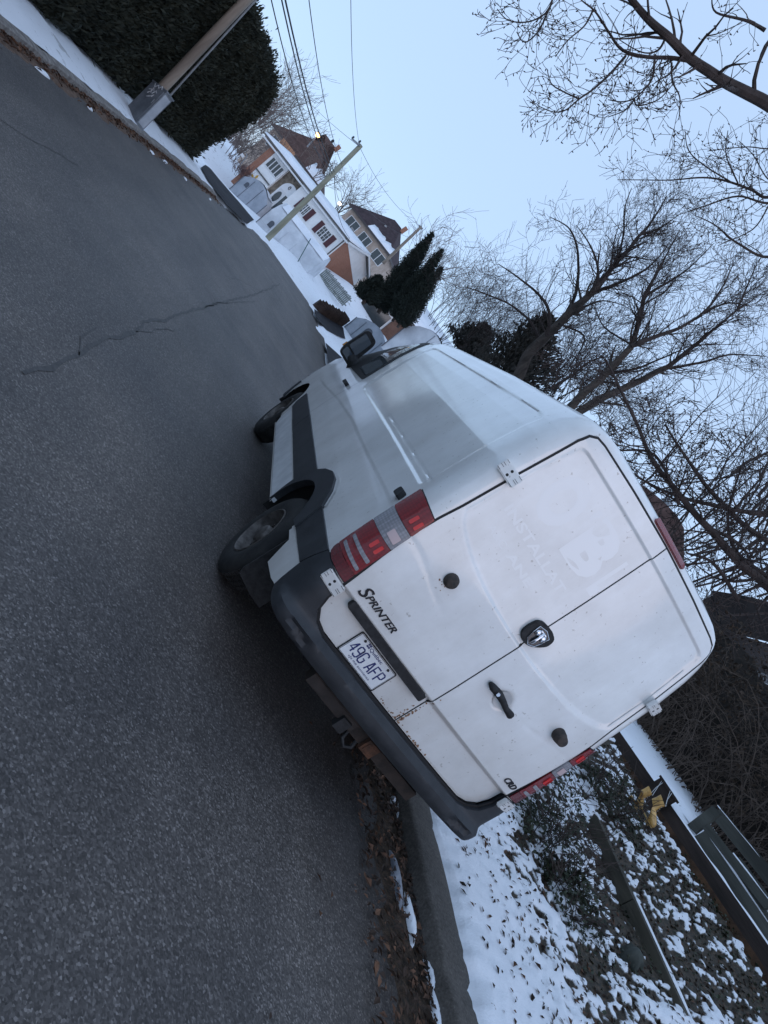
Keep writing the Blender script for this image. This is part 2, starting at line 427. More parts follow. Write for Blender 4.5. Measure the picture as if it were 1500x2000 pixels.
# rear doors
def inset(poly, d):                                  # pull a polygon in by d
    out = []; n = len(poly)
    for i in range(n):
        a, b, c = Vector(poly[i-1]), Vector(poly[i]), Vector(poly[(i+1) % n])
        e1, e2 = (b - a).normalized(), (c - b).normalized()
        n1, n2 = Vector((-e1.y, e1.x)), Vector((-e2.y, e2.x)); q = (n1 + n2)
        q = q.normalized() / max(.5, q.normalized().dot(n1)); out.append((b.x + q.x * d, b.y + q.y * d))
    return out
GAP = .0045
dl = inset(DOOR_L[::-1], GAP)                        # clockwise list reversed -> counter-clockwise
dl = [(min(x, -GAP), z) for x, z in dl]
dr = [(-x, z) for x, z in dl[::-1]]
fine = [(1, z) for z in np.arange(.836, .872, .006)] + [(1, z) for z in np.arange(1.38, 1.42, .006)] + [(1, z) for z in np.arange(2.19, 2.23, .006)]
door_l = plate('rear_door', dl, rmap, paint, van, .0045, .03, (.016, .014), door_relief, 50, fine)
door_r = plate('rear_door', dr, rmap, paint, van, .0045, .03, (.016, .014), door_relief, 50, fine)
door_l['label'] = 'left rear door with the number plate and faded lettering'; door_r['label'] = 'right rear door with the black pull handle'
mb = MB(); ribbon(mb, DOORS, .016, rmap, .0015, True)
dz = [(0, z) for z in np.arange(.62, 2.32, .03)]
vs = []
for _, z in dz:
    r = float(door_relief(np.array([0.]), np.array([z]))[0]); p = rmap(0, z)
    for s in (-1, 1): vs.append((s * .007, p.y - .002 - min(r, 0) * 1.0, z))
mb.add(vs, [(2*i, 2*i+1, 2*i+3, 2*i+2) for i in range(len(dz)-1)])
mb.build('door_seal', seal, van)
# things on the doors
def rel_off(x, z): return float(door_relief(np.array([x]), np.array([z]))[0])
def rpt(x, z, o=0.): return rmap(x, z) + nrm(rmap, x, z, 1) * (.0045 + rel_off(x, z) + o)
def hinge(xc, zc, tilt, parent):
    e = MB()
    R = Matrix.Rotation(tilt, 3, 'Z')
    c = rmap(xc, zc) + nrm(rmap, xc, zc, 1) * .018
    o = None
    bm = bmesh.new(); bmesh.ops.create_cube(bm, size=1)
    for v in bm.verts: v.co = R @ Vector((v.co.x * .13, v.co.y * .03, v.co.z * .068)) + c
    bmesh.ops.bevel(bm, geom=bm.edges[:], offset=.006, segments=2, affect='EDGES')
    me = bpy.data.meshes.new('hinge'); bm.to_mesh(me); bm.free(); me.materials.append(paint)
    o = link('hinge', me, parent, 40)
    for dz2 in (-.014, .014): MB().lathe([(.0, .0), (.0075, .0), (.0075, -.004), (0, -.004)], c + R @ Vector((0, -.0155, dz2)), R @ Vector((0, -1, 0)), 12).build('hinge_bolt', seal, o)
    s = 1 if xc < 0 else -1
    for (dx, w, h) in ((.048 * s, .026, .030), (-.05 * s, .020, .026)):
        b = MB()
        for zz in (-.017, .017):
            q = [(-w/2, -h/2), (w/2, -h/2), (w/2, h/2), (-w/2, h/2)]
            for k in range(4):
                a, bb = q[k], q[(k+1) % 4]
                b.beam(c + R @ Vector((dx + a[0], -.0155, zz + a[1] * .8)), c + R @ Vector((dx + bb[0], -.0155, zz + bb[1] * .8)), .002, .002)
        b.build('hinge_slot', seal, o)
    return o
for x, z, a, d in ((-.868, .829, -.42, door_l), (-.832, 1.829, -.42, door_l), (.868, .829, .42, door_r), (.832, 1.829, .42, door_r)): hinge(x, z, a, d)
# pull handle
hb = MB()
pts = [(.088, 1.172), (.10, 1.172), (.15, 1.178), (.21, 1.172), (.27, 1.160), (.31, 1.160), (.332, 1.165)]
hb.tube([rpt(a, b, o) - Vector((0, 0, 0)) for (a, b), o in zip(pts, (.006, .030, .040, .046, .042, .034, .012))], [.012, .021, .023, .019, .017, .022, .015], 10)
hd = hb.build('handle', rubber, door_r, 50)
MB().lathe([(.0, .0), (.011, .0), (.011, -.012), (0, -.012)], rpt(.135, 1.177, .0) + Vector((0, -.066, 0)), (0, -1, 0), 14).build('key_lock', chrome, hd, 40)
MB().lathe([(.0, .016), (.036, .010), (.050, .002), (.055, .0005)], rmap(.228, 1.17) + Vector((0, -.0065, 0)), (0, 1, 0), 32).build('handle_cup', varied('cup_paint', (.60, .60, .60), (.70, .70, .69), 12, .35), door_r, 60)
# rubber stops
for x, z, h, d in ((-.532, 1.309, .035, door_l), (.628, 1.309, .075, door_r)):
    MB().lathe([(.041, .0), (.040, -h * .4), (.030, -h), (.026, -h - .003), (0, -h - .003)], rpt(x, z), (0, 1, 0), 24).build('rubber_stop', varied('worn_stop', (.03, .028, .028), (.085, .065, .055), 22, .85, .3), d, 40)
# plate light bar with its moulding
mb = MB()
plate('light_bar', roundpoly([(-.722, .814), (-.052, .808), (-.050, .857), (-.722, .862)], .012, 3), rmap, rubber, door_l, .018, .06, .03)
# number plate
pr = .305; px0, pz0 = -.541, .789
def pl(a, b): return (px0 + a, pz0 - b)
plate('plate_frame', roundpoly([pl(-.006, .160), pl(.312, .160), pl(.311, -.006), pl(-.006, -.006)], .012, 3), rmap, rubber, door_l, -.022, .012, .05)
pmat = varied('plate_white', (.70, .72, .74), (.78, .79, .80), 20, .4)
np_ = plate('number_plate', roundpoly([pl(0, .152), pl(.305, .152), pl(.305, 0), pl(0, 0)], .010, 3), rmap, pmat, door_l, -.0205, .010, .05)
np_['label'] = 'white number plate with dark blue characters'
blue = mat('plate_blue', (.012, .022, .13), .5)
mb = MB(); O = -.0195
def strokes(ch):
    return {'4': [[(.75,0),(.75,1)],[(.75,1),(.0,.32),(1,.32)]], '9': [[(1,.62),(1,.9),(.8,1),(.2,1),(0,.9),(0,.62),(.2,.5),(1,.5)],[(1,.9),(1,.12),(.8,0),(.2,0),(0,.12)]],
            'G': [[(1,.8),(1,.9),(.8,1),(.2,1),(0,.88),(0,.12),(.2,0),(.8,0),(1,.12),(1,.46),(.55,.46)]], 'A': [[(0,0),(.42,1),(.58,1),(1,0)],[(.17,.32),(.83,.32)]],
            'F': [[(0,0),(0,1),(1,1)],[(0,.53),(.8,.53)]], 'P': [[(0,0),(0,1),(.8,1),(1,.9),(1,.58),(.8,.48),(0,.48)]]}[ch]
xc = .022
for ch in '49G AFP':
    if ch == ' ': xc += .022; continue
    for st_ in strokes(ch):
        ribbon(mb, [pl(xc + a * .030, .112 - b * .066) for a, b in st_], .0085, rmap, O, False, .02)
    xc += .0415
letters(mb, 'Québec', pl(.098, 0)[0], pl(.205, 0)[0], pz0 - .033, pz0 - .009, rmap, O, bold=.01)
letters(mb, '«Je me souviens»', pl(.06, 0)[0], pl(.245, 0)[0], pz0 - .139, pz0 - .121, rmap, O)
for a, b in ((.070, .010), (.083, .010), (.070, .023), (.083, .023)):
    ribbon(mb, [pl(a, b), pl(a + .011, b)], .010, rmap, O)
mb.build('plate_characters', blue, np_)
mb = MB()
for a, b in ((.048, .016), (.257, .016)): mb.lathe([(0, -.005), (.007, -.004), (.008, 0)], rmap(*pl(a, b)) + Vector((0, .0205, 0)), (0, 1, 0), 12)
ribbon(mb, [pl(.003,.003), pl(.302,.003), pl(.302,.149), pl(.003,.149)], .0025, rmap, O, True)
mb.build('plate_screw', seal, np_)
# model lettering and badge
badge = mat('badge_dark', (.04, .04, .045), .25, metal=.6, coat=.3)
mb = MB(); letters(mb, 'S', -.757, -.694, .896, .966, rmap, .010, .006, .012, .35); letters(mb, 'PRINTER', -.706, -.464, .910, .948, rmap, .010, .006, .012, .35, -.005)
mb.build('lettering', badge, door_l)
mb = MB(); letters(mb, 'CRD', .705, .808, .906, .946, rmap, .010, .006, .02, .35); mb.build('lettering', badge, door_r)
SH = roundpoly([(-.055, 1.50), (-.048, 1.455), (.0, 1.432), (.048, 1.445), (.085, 1.48), (.115, 1.525), (.105, 1.575), (.05, 1.590), (-.02, 1.580), (-.05, 1.555)], .02, 3)
SH = [(x - .028, z) for x, z in SH]
em = plate('emblem', SH, rmap, rubber, door_r, .018, .035, .03)
SC = [(0,1.448),(.03,1.462),(.042,1.50),(.046,1.548),(.0,1.566),(-.046,1.548),(-.042,1.50),(-.03,1.462)]
plate('shield', [(x * .98, z) for x, z in SC[::-1]][::-1] if False else roundpoly([(x, z) for x, z in [(0,1.448),(.034,1.468),(.044,1.51),(.048,1.553),(0,1.568),(-.048,1.553),(-.044,1.51),(-.034,1.468)]], .006, 2), rmap, badge, em, .022, .01, .02)
mb = MB()                                            # ram's head: muzzle, brow and two curled horns, with the bright rim
def ep(x, z, o=.026): return rmap(x, z) + Vector((0, -o, 0))
for s in (-1, 1):
    c_ = ep(s*.024, 1.526, .026); mb.ico(c_, .0175, 2, (.95, .5, 1.15)); mb.ico(ep(s*.014, 1.546, .027), .012, 2, (1.1, .5, .6))
mb.tube([ep(0,1.550), ep(0,1.535,.031), ep(0,1.505,.034), ep(0,1.480,.034), ep(0,1.466,.028)], [.006,.009,.008,.010,.006], 10)
rim_ = [(0,1.448),(.034,1.468),(.044,1.51),(.048,1.553),(0,1.568),(-.048,1.553),(-.044,1.51),(-.034,1.468),(0,1.448)]
mb.tube([ep(x, z, .023) for x, z in rim_], .0032, 6)
mb.build('ram_head', chrome, em, 60)
# faded lettering of removed stickers, rust
mb = MB()
def gh(s, x0, x1, z0, z1, b=.0): 
    letters(mb, s, x0, x1, z0, z1, lambda a, c: rmap(a, c), .0, bold=b) if False else None
    vs, fs = text2d(s, 1, b); vs = fit(vs, x0, x1, z0, z1)
    mb.add([rpt(a, c, .0005) for a, c in vs], fs)
gh('O', -.66, -.435, 1.835, 2.13, .05); gh("'", -.40, -.37, 2.05, 2.12, .05); gh('B', -.345, -.11, 1.84, 2.13, .06); gh('L', -.07, -.012, 1.85, 2.10, .05)
gh('INSTALLAT', -.69, -.13, 1.715, 1.77, .02); gh('ANE', -.48, -.26, 1.60, 1.645, .03); gh('A&C', -.66, -.52, 1.60, 1.64, .01)
mb.build('ghost_lettering', ghost, door_l)
mb = MB(); 
for k in range(44):
    e = RND.random()
    if k < 26: x, z = -.010 - abs(RND.gauss(0, .006)), .64 + abs(RND.gauss(0, .07))
    elif k < 36: x, z = -.012 - RND.random() * .16, .637 + abs(RND.gauss(0, .010))
    else: x, z = -.532 + RND.gauss(0, .02) - .02, 1.262 + RND.gauss(0, .012)
    r = RND.uniform(.002, .006); n = 7
    mb.add([rpt(x + r * RND.uniform(.6, 1.3) * math.cos(a), z + r * RND.uniform(.6, 1.3) * math.sin(a), .0012) for a in [2 * math.pi * q / n for q in range(n)]], [tuple(range(n))])
mb.build('rust_spots', rust, door_l)
mb = MB()
for k in range(50):
    if k < 34: x, z = .010 + abs(RND.gauss(0, .006)), .64 + abs(RND.gauss(0, .11))
    else: x, z = .012 + RND.random() * .3, .637 + abs(RND.gauss(0, .008))
    r = RND.uniform(.002, .008); n = 7
    mb.add([rpt(x + r * RND.uniform(.6, 1.3) * math.cos(a), z + r * RND.uniform(.6, 1.3) * math.sin(a), .0012) for a in [2 * math.pi * q / n for q in range(n)]], [tuple(range(n))])
mb.build('rust_spots', rust, door_r)
# third brake light at the roof edge
plate('brake_light', roundpoly([(-.17, 2.322), (.17, 2.322), (.165, 2.347), (-.165, 2.347)], .012, 3), rmap, red, van, .016, .05, .03)
# tail lights
for f in (smap, smapR):
    TL = [(.826,.868),(.98,.876),(1.022,.886),(1.038,.91),(1.055,1.15),(1.068,1.436),(1.0,1.432),(.862,1.412),(.852,1.28),(.845,1.10)]
    tl = plate('tail_light', TL[::-1], f, seal, van, .006, .03, .03)
    def zone(nm, p, m, o=.014): plate(nm, roundpoly(p, .006, 2)[::-1], f, m, tl, o, .02, .025)
    zone('red_lens', [(.832,.874),(.98,.882),(1.02,.893),(1.034,.915),(1.037,.945),(.834,.935)], dkred)
    zone('red_lens', [(.834,.937),(1.037,.947),(1.053,1.150),(.845,1.150)], red)
    zone('clear_lens', [(.845,1.153),(1.053,1.153),(1.060,1.272),(.851,1.268)], clear)
    zone('red_lens', [(.851,1.271),(1.060,1.275),(1.066,1.430),(1.0,1.427),(.863,1.407)], red)
    zone('clear_lens', [(.850,.954),(1.018,.970),(1.020,.990),(.850,.974)], clear, .018)
    zone('clear_lens', [(.851,1.016),(1.021,1.023),(1.023,1.043),(.852,1.038)], clear, .018)
    lit = mat('reflector_red', (.62, .03, .03), .2); pk = mat('reflector_pink', (.55, .42, .42), .2)
    zone('reflector', [(.865,1.175),(.935,1.180),(.935,1.225),(.865,1.222)], pk, .017)
    for z0 in (1.075, 1.30): 
        for q in (.872, .912): zone('reflector', [(q, z0), (q + .020, z0), (q + .020, z0 + .055), (q, z0 + .055)], lit, .017)
# bumper, cladding, flares, sills (both sides)
BUMP = [(0,.500),(.60,.503),(.80,.507),(.93,.520),(1.02,.536),(1.055,.545),(1.088,.711),(1.032,.880),(1.018,.884),(.98,.875),(.826,.862),(.822,.765),(.797,.69),(.738,.640),(.66,.619),(.50,.618),(0,.619)]
def brel(u, z):
    e = .012 + .052 * sm(.622, .585, z) * sm(1.06, .86, u) + .012 * sm(1.08, .9, u) * sm(.88, .75, z)
    e = e - .020 * sm(.006, -.008, sdf(roundpoly([(.68,.528),(.86,.560),(.85,.592),(.69,.568)], .01, 2), u, z))
    return e - .012 * sm(.535, .505, z)
ARC = lambda r, a0, a1, n=16, c=(1.22, .37): [(c[0] + r * math.cos(math.radians(a0 + (a1 - a0) * k / n)), c[1] + r * math.sin(math.radians(a0 + (a1 - a0) * k / n))) for k in range(n + 1)]
K = U2 - BOW - RYY
def yu(p): return [(a + K, b) for a, b in p]
for f in (smap, smapR):
    plate('bumper', BUMP[::-1], f, clad, van, 0., .05, .022, brel, 40)
    plate('reflector', roundpoly([(.70,.534),(.85,.562),(.842,.586),(.705,.563)], .008, 2)[::-1], f, varied('dull_reflector', (.10,.10,.11), (.2,.19,.19), 8, .3), van, .056, .02, .03)
    plate('side_cladding', yu([(.165,.882),(.225,.708),(.70,.680),(.735,.676),(.78,.866)])[::-1], f, clad, van, .014, .03, .05)
    plate('wheel_flare', yu(ARC(.462, 140, 8) + [(1.68,.648),(1.672,.66),(1.66,.72),(1.60,.80),(1.54,.85),(1.43,.918),(1.28,.968),(1.12,.978),(.95,.945),(.785,.868),(.742,.678)])[::-1], f, clad, van, .024, .05, .04)
    mb = MB(); ribbon(mb, yu([(1.63,.79),(1.555,.858),(1.44,.930),(1.285,.981),(1.12,.991),(.94,.957),(.785,.885)]), .022, f, .008); mb.build('arch_lip', paint, van)
    plate('side_cladding', yu([(1.575,.846),(1.69,.646),(3.345,.606),(3.345,.806)]), f, clad, van, .014, .03, .06)
    plate('side_cladding', yu([(3.355,.806),(3.355,.606),(4.31,.585),(4.42,.64),(4.46,.778)]), f, clad, van, .014, .03, .06)
    plate('rear_sill', yu([(.68,.668),(.216,.706),(.18,.545),(.30,.512),(.56,.474)]), f, paint, van, .006, .02, .05)
    plate('sill', yu([(1.665,.440),(4.20,.368),(4.27,.42),(4.30,.588),(1.70,.645)]), f, bare, van, .008, .03, .08)
    for ln, w_, o_ in (([(1.665,.440),(4.20,.368)], .014, .016), ([(1.68,.640),(4.30,.583)], .012, .014), ([(.22,.700),(.19,.55)], .012, .012)): ribbon(MB(), yu(ln), w_, f, o_).build('sill_edge', paint, van)
    # driver's / passenger's door, its glass and joint lines
    mb = MB()
    ribbon(mb, yu([(3.50,.60),(3.44,.80),(3.44,1.09),(3.40,1.40),(3.40,1.80),(3.46,2.07),(3.62,2.12)]), .008, f, .0135)
    mb.build('door_gap', mat('gap_grey', (.16, .16, .17), .6), van)
    WIN = roundpoly([(3.54,1.42),(4.06,1.40),(4.12,1.74),(3.94,1.95),(3.62,2.03)], [.06,.03,.06,.1,.12], 4)
    plate('window_frame', yu(roundpoly([(3.48,1.375),(4.45,1.31),(4.80,1.40),(4.36,1.82),(3.98,2.03),(3.56,2.10)], [.06,.03,.03,.2,.1,.12], 4)), f, seal, van, .006, .02, .06)
    plate('window', yu(WIN), f, glass, van, .010, .004, .06)
    plate('door_handle', roundpoly(yu([(3.60,1.205),(3.80,1.195),(3.80,1.235),(3.60,1.245)]), .015, 3), f, rubber, van, .035, .03, .03)
    plate('door_handle', roundpoly(yu([(.24,1.30),(.33,1.295),(.335,1.345),(.25,1.352)]), .02, 3), f, rubber, van, .03, .03, .02)
    mb = MB(); letters(mb, '2500' if f is smapR else '2500', 4.03 + K if ORI[f] > 0 else 4.03 + K, 4.22 + K, .85, .885, f, .012, .005) if f is smapR else None
    # front indicator lamp recess lines skipped; headlamp
    plate('headlight', roundpoly(yu([(5.52,.80),(5.88,.72),(5.88,.86),(5.62,1.02)]), .03, 3), f, clear, van, .006, .03, .05)
    plate('front_bumper', yu([(5.36,.43),(5.88,.43),(5.88,.66),(5.42,.70)]), f, clad, van, .015, .03, .06)
for s in (-1, 1):                                    # mud flaps
    mb = MB(); pts = [(.955,.66),(.955,.29),(.94,.25),(.80,.215),(.69,.205),(.69,.66)]
    mb.poly_prism([(s * a, .70 + (.66 - b) * .06, b) for a, b in pts], (0, .014, 0)); mb.build('mud_flap', rubber, van)
    mb = MB()
    mb.tube([(s*.90, 4.50, 1.36), (s*.95, 4.46, 1.37), (s*.99, 4.46, 1.37), (s*1.03, 4.48, 1.38)], [.12, .085, .06, .05], 10)
    arm = mb.build('mirror_arm', rubber, van, 60)
    def mp(pts, y, d): 
        m2 = MB(); m2.poly_prism([(s * a, y, b) for a, b in (pts if s > 0 else pts)], (0, d, 0)); return m2
    HS = roundpoly([(.955,1.295),(1.14,1.305),(1.17,1.40),(1.16,1.66),(1.13,1.69),(1.01,1.68),(.985,1.63),(.97,1.44)], [.04,.03,.05,.04,.04,.05,.03,.03], 3)
    bm = bmesh.new(); vs1 = [bm.verts.new((s*a, 4.46, b)) for a, b in HS]
    ca = sum(a for a, b in HS) / len(HS); cb = sum(b for a, b in HS) / len(HS)
    vs2 = [bm.verts.new((s*a, 4.53, b)) for a, b in HS]; vs3 = [bm.verts.new((s*(ca + (a-ca)*.75), 4.60, cb + (b-cb)*.8)) for a, b in HS]
    n = len(HS)
    for A_, B_ in ((vs1, vs2), (vs2, vs3)):
        for i in range(n): bm.faces.new((A_[i], A_[(i+1)%n], B_[(i+1)%n], B_[i]))
    bm.faces.new(vs1); bm.faces.new(vs3); bmesh.ops.recalc_face_normals(bm, faces=bm.faces[:])
    me = bpy.data.meshes.new('mirror'); bm.to_mesh(me); bm.free(); me.materials.append(rubber); mr = link('mirror', me, van, 40)
    g = mp(roundpoly([(1.01,1.42),(1.145,1.43),(1.140,1.64),(1.02,1.63)], .02, 3), 4.452, .012); g.build('mirror_glass', mirror_m, mr)
    g = mp(roundpoly([(.985,1.325),(1.135,1.33),(1.145,1.41),(1.00,1.40)], .02, 3), 4.450, .012); g.build('mirror_glass', mirror_m, mr)
    mb = MB().tube([(s*1.165, 4.53, 1.37), (s*1.165, 4.53, 1.43)], .012, 8); mb.build('indicator', mat('amber', (.6, .25, .05), .3), mr)
# wheels
def wheel(name, x, y, s):
    c = (x, y, .36)
    w = MB().lathe([(.205,.0),(.215,-.006),(.27,-.012),(.325,.0),(.352,.022),(.360,.045),(.360,.18),(.352,.203),(.325,.225),(.21,.225)], c, (-s, 0, 0), 56)
    for k in range(56):                              # tread blocks
        for h in (.06, .10, .14, .18):
            a = 2 * math.pi * (k + (.5 if h in (.10, .18) else 0)) / 56
            d = Vector((0, math.cos(a), math.sin(a))); tt = Vector((0, -math.sin(a), math.cos(a)))
            q = Vector(c) + Vector((-s, 0, 0)) * (h - .005)
            p = [q + d * .360 + tt * e * .013 + Vector((1, 0, 0)) * g * .015 for e, g in ((-1,-1),(1,-1),(1,1),(-1,1))]
            w.add(p + [v + d * .006 for v in p], [(4,5,6,7),(0,1,5,4),(1,2,6,5),(2,3,7,6),(3,0,4,7)])
    wo = w.build('wheel', tyre_m, van, 40)
    r = MB().lathe([(.205,.012),(.208,-.006),(.198,-.010),(.190,.004),(.182,.05),(.165,.075),(.155,.07),(.135,.055),(.095,.052),(.075,.045),(.065,.012),(.055,.005),(0,.004)], c, (-s, 0, 0), 48)
    ro = r.build('rim', steel, wo, 40)
    h = MB()
    for k in range(6):
        a = 2*math.pi*k/6
        h.lathe([(.0,-.012),(.012,-.010),(.013,.01)], Vector(c) + Vector((-s*.043, .085*math.cos(a), .085*math.sin(a))), (-s, 0, 0), 8)
    h.build('wheel_nut', ruststeel, ro, 40)
    h = MB()
    for k in range(12):
        a = 2*math.pi*(k+.5)/12
        h.lathe([(.0,.0),(.017,.0),(.018,.01)], Vector(c) + Vector((-s*.0535, .118*math.cos(a), .118*math.sin(a))), (-s, 0, 0), 10)
    h.build('vent_hole', seal, ro)
for s in (-1, 1):
    wheel('wheel', s * .935, 1.25, s); wheel('wheel', s * .930, 4.915, s)
# tow bar
mb = MB()
mb.beam((-.50, .05, .44), (.48, .05, .43), .075, .07); hb_ = mb.build('tow_bar', ruststeel, van, 30)
mb = MB().beam((-.50, .0115, .44), (-.10, .0115, .436), .004, .055); mb.build('bar_face', varied('brown_bar', (.020,.017,.016), (.042,.034,.031), 10, .8), hb_)
mb = MB(); mb.beam((.045, -.015, .435), (.045, .25, .44), .095, .08); mb.beam((.045, -.019, .435), (.045, -.010, .435), .062, .05)
mb.build('receiver', varied('orange_rust', (.035,.02,.014), (.12,.052,.028), 14, .9, .4), hb_)
mb = MB(); mb.tube([(-.10, .03, .41), (-.10, .0, .36), (-.06, -.01, .335), (-.02, .0, .36), (-.02, .03, .41)], .011, 8); mb.box((-.17, .01, .405), (.07, .05, .08))
mb.build('tow_socket', rubber, hb_, 40)
mb = MB(); mb.beam((-.50, .05, .42), (-.50, .05, .54), .06, .02); mb.beam((-.44, .1, .46), (-.44, .6, .50), .05, .08); mb.beam((.44, .1, .45), (.44, .6, .50), .05, .08); mb.build('bracket', ruststeel, hb_)

# ------------------------------------------------------------------ lie of the land
CTRL = [(x, y, 0.) for x in (-9, -6, -2.5, 1.4) for y in (-12, -6, -1, 4, 9, 15, 21)]
CTRL += [(x, y, 0.) for x in (-5, -1.5, 1.6) for y in (27,)] + [(-4.2, 31, -.05), (-1, 34, .0), (1.5, 33, .05)]
for y in (-12, -6, -2, 1.5, 5, 8): CTRL += [(1.55, y, .0), (2.7, y, .27), (4.0, y, .63), (5.35, y, 1.30), (5.6, y, 1.52), (8, y, 1.85), (14, y, 2.2)]
for y in (13, 19): CTRL += [(3, y, .15), (6, y, .5), (10, y, .8), (16, y, 1.2)]
for px, py, d in ((442,375,60),(500,422,57),(470,335,66),(430,320,64),(492,441,51),(584,505,51),(650,590,56),(690,560,60),(652,634,50),(670,640,47),(700,690,46),(760,700,52),
                  (385,318,36),(470,430,33),(520,470,40),(560,530,40.5),(600,585,41.5),(617,625,38),(640,690,29)):
    p = P(px, py, d); CTRL.append((p.x, p.y, p.z))
CTRL += [(x, y, z) for x, y, z in ((-30,10,-.2),(-30,40,-.8),(-25,75,-1),(0,90,.5),(25,70,2),(25,40,1.6),(40,10,3),(30,-12,2.5),(-30,-15,0),(-50,120,-1),(0,150,1),(50,120,3),(-60,60,-1),(60,60,3.5))]
_c = np.array(CTRL); _D = np.hypot(_c[:,None,0]-_c[None,:,0], _c[:,None,1]-_c[None,:,1])
_w = np.linalg.solve(np.block([[_D + np.eye(len(_c))*-1e-3, np.ones((len(_c),1))],[np.ones((1,len(_c))), np.zeros((1,1))]]), np.append(_c[:,2], 0))
def G(x, y):
    x = np.asarray(x, float); y = np.asarray(y, float); f = np.stack([x.ravel(), y.ravel()], 1)
    d = np.hypot(f[:,None,0]-_c[None,:,0], f[:,None,1]-_c[None,:,1])
    z = (d @ _w[:-1] + _w[-1]).reshape(x.shape)
    k = sm(28, 22, y) * sm(1.6, 1.45, x) * sm(-9, -8, x)        # the street itself is even
    return z * (1 - k)
def g1(x, y): return float(G(np.array([x]), np.array([y]))[0])
def GI(px, py, add=0.):                              # where the line of sight meets the land
    r = ray(px, py); prev = 1.
    for d in np.concatenate([np.arange(2, 30, .25), np.arange(30, 120, .5)]):
        p = CC + r * d
        if p[2] < g1(p[0], p[1]) + add:
            lo, hi = prev, d
            for _ in range(12):
                mid = (lo + hi) / 2; q = CC + r * mid
                if q[2] < g1(q[0], q[1]) + add: hi = mid
                else: lo = mid
            q = CC + r * hi; return Vector(q)
        prev = d
    return Vector(CC + r * 60)
far_edge = [GI(x, y) for x, y in ((424,390),(447,412),(470,432),(492,447),(505,460),(520,474),(540,503),(560,531),(582,562),(600,588),(611,606),(618,626),(622,648))]
LK = [(-6.35,-12),(-6.25,-4),(-6.10,5),(-5.98,8),(-5.82,10.5),(-5.66,14),(-5.40,18.5),(-5.05,22.3),(-4.95,23.3)]
RK = [(1.55,31.5),(1.62,29),(1.70,26.7),(1.55,24),(1.42,21),(1.30,15),(1.22,9),(1.17,4),(1.16,.6),(1.18,0),(1.24,-.7),(1.3,-2),(1.4,-6),(1.45,-12)]
ROAD = LK + [(p.x, p.y) for p in far_edge] + RK
def resample(pts, step):
    pts = [Vector((p[0], p[1])) for p in pts]; out = []
    for a, b in zip(pts, pts[1:]):
        n = max(1, int((b - a).length / step)); out += [a.lerp(b, k / n) for k in range(n)]
    return out + [pts[-1]]
def sheet(name, poly, off, m, step=1.0, jitter=0.):
    bm = bmesh.new(); f = bm.faces.new([bm.verts.new((p[0], p[1], 0)) for p in poly]); bmesh.ops.triangulate(bm, faces=[f])
    for ax in (0, 1):
        lo = min(p[ax] for p in poly); hi = max(p[ax] for p in poly); n = max(1, int((hi - lo) / step))
        for k in range(1, n):
            c = lo + (hi - lo) * k / n
            bmesh.ops.bisect_plane(bm, geom=bm.verts[:] + bm.edges[:] + bm.faces[:], plane_co=(c if ax == 0 else 0, c if ax else 0, 0), plane_no=(1,0,0) if ax == 0 else (0,1,0), dist=1e-5)
    zz = G(np.array([v.co.x for v in bm.verts]), np.array([v.co.y for v in bm.verts]))
    for v, z in zip(bm.verts, zz): v.co.z = z + off
    bmesh.ops.recalc_face_normals(bm, faces=bm.faces[:])
    if sum(f.normal.z for f in bm.faces) < 0: bmesh.ops.reverse_faces(bm, faces=bm.faces[:])
    me = bpy.data.meshes.new(name); bm.to_mesh(me); bm.free(); me.materials.append(m)
    return link(name, me, None, 180)

# ------------------------------------------------------------------ ground materials
asphalt = mat('asphalt', (.07, .07, .075), .8, spec=.35); t = NT(asphalt)
spk = t.noise(80, 2, .8); spk2 = t.noise(34, 3, .7); big = t.noise(.55, 5, .6); mid = t.noise(3.2, 5, .7)
lane = t.noise(1.0, 4, .55, t.mapv((1.3, .12, 1)))
vo = t.n('TexVoronoi', Scale=115.); t.l(t.coord(), vo.inputs['Vector']); vs_ = t.n('SeparateColor'); t.l(vo.outputs['Color'], vs_.inputs[0])
c = t.ramp(vs_.outputs[0], [(.0, (.022, .020, .019)), (.5, (.070, .064, .061)), (.82, (.130, .120, .114)), (.94, (.20, .185, .178)), (1., (.32, .30, .288))])   # single stones
c = t.mix(.40, c, t.ramp(spk2, [(.3, (.044, .040, .038)), (.7, (.122, .111, .105))]))
c = t.mix(1., c, t.ramp(big, [(.3, (.70, .70, .73)), (.7, (1.22, 1.17, 1.12))]), 'MULTIPLY')
c = t.mix(.8, c, t.ramp(lane, [(.32, (.72, .72, .73)), (.62, (1.15, 1.14, 1.13))]), 'MULTIPLY')
c = t.mix(.5, c, t.ramp(mid, [(.35, (.8, .8, .8)), (.65, (1.1, 1.1, 1.1))]), 'MULTIPLY')
sx = t.n('SeparateXYZ'); t.l(t.coord(), sx.inputs[0])
wet = t.math('ADD', sx.outputs[0], t.math('MULTIPLY', t.math('SUBTRACT', t.noise(1.1, 6, .7), .5), 1.6))
mr_ = t.n('MapRange'); mr_.inputs['From Min'].default_value = .1; mr_.inputs['From Max'].default_value = 1.0; t.l(wet, mr_.inputs['Value'])
c = t.mix(mr_.outputs[0], c, t.mix(1., c, (.42, .36, .32), 'MULTIPLY'))           # dirt washed into the gutter
t.col(c); t.bump(spk, .4, .006); t.rough(t.math('ADD', t.math('MULTIPLY', mid, .25), .52))
drive = varied('driveway_asphalt', (.020, .020, .024), (.038, .038, .043), 3, .95, .3, 60, spec=.12)
concrete = mat('kerb_concrete', (.12, .115, .11), .85); t = NT(concrete)
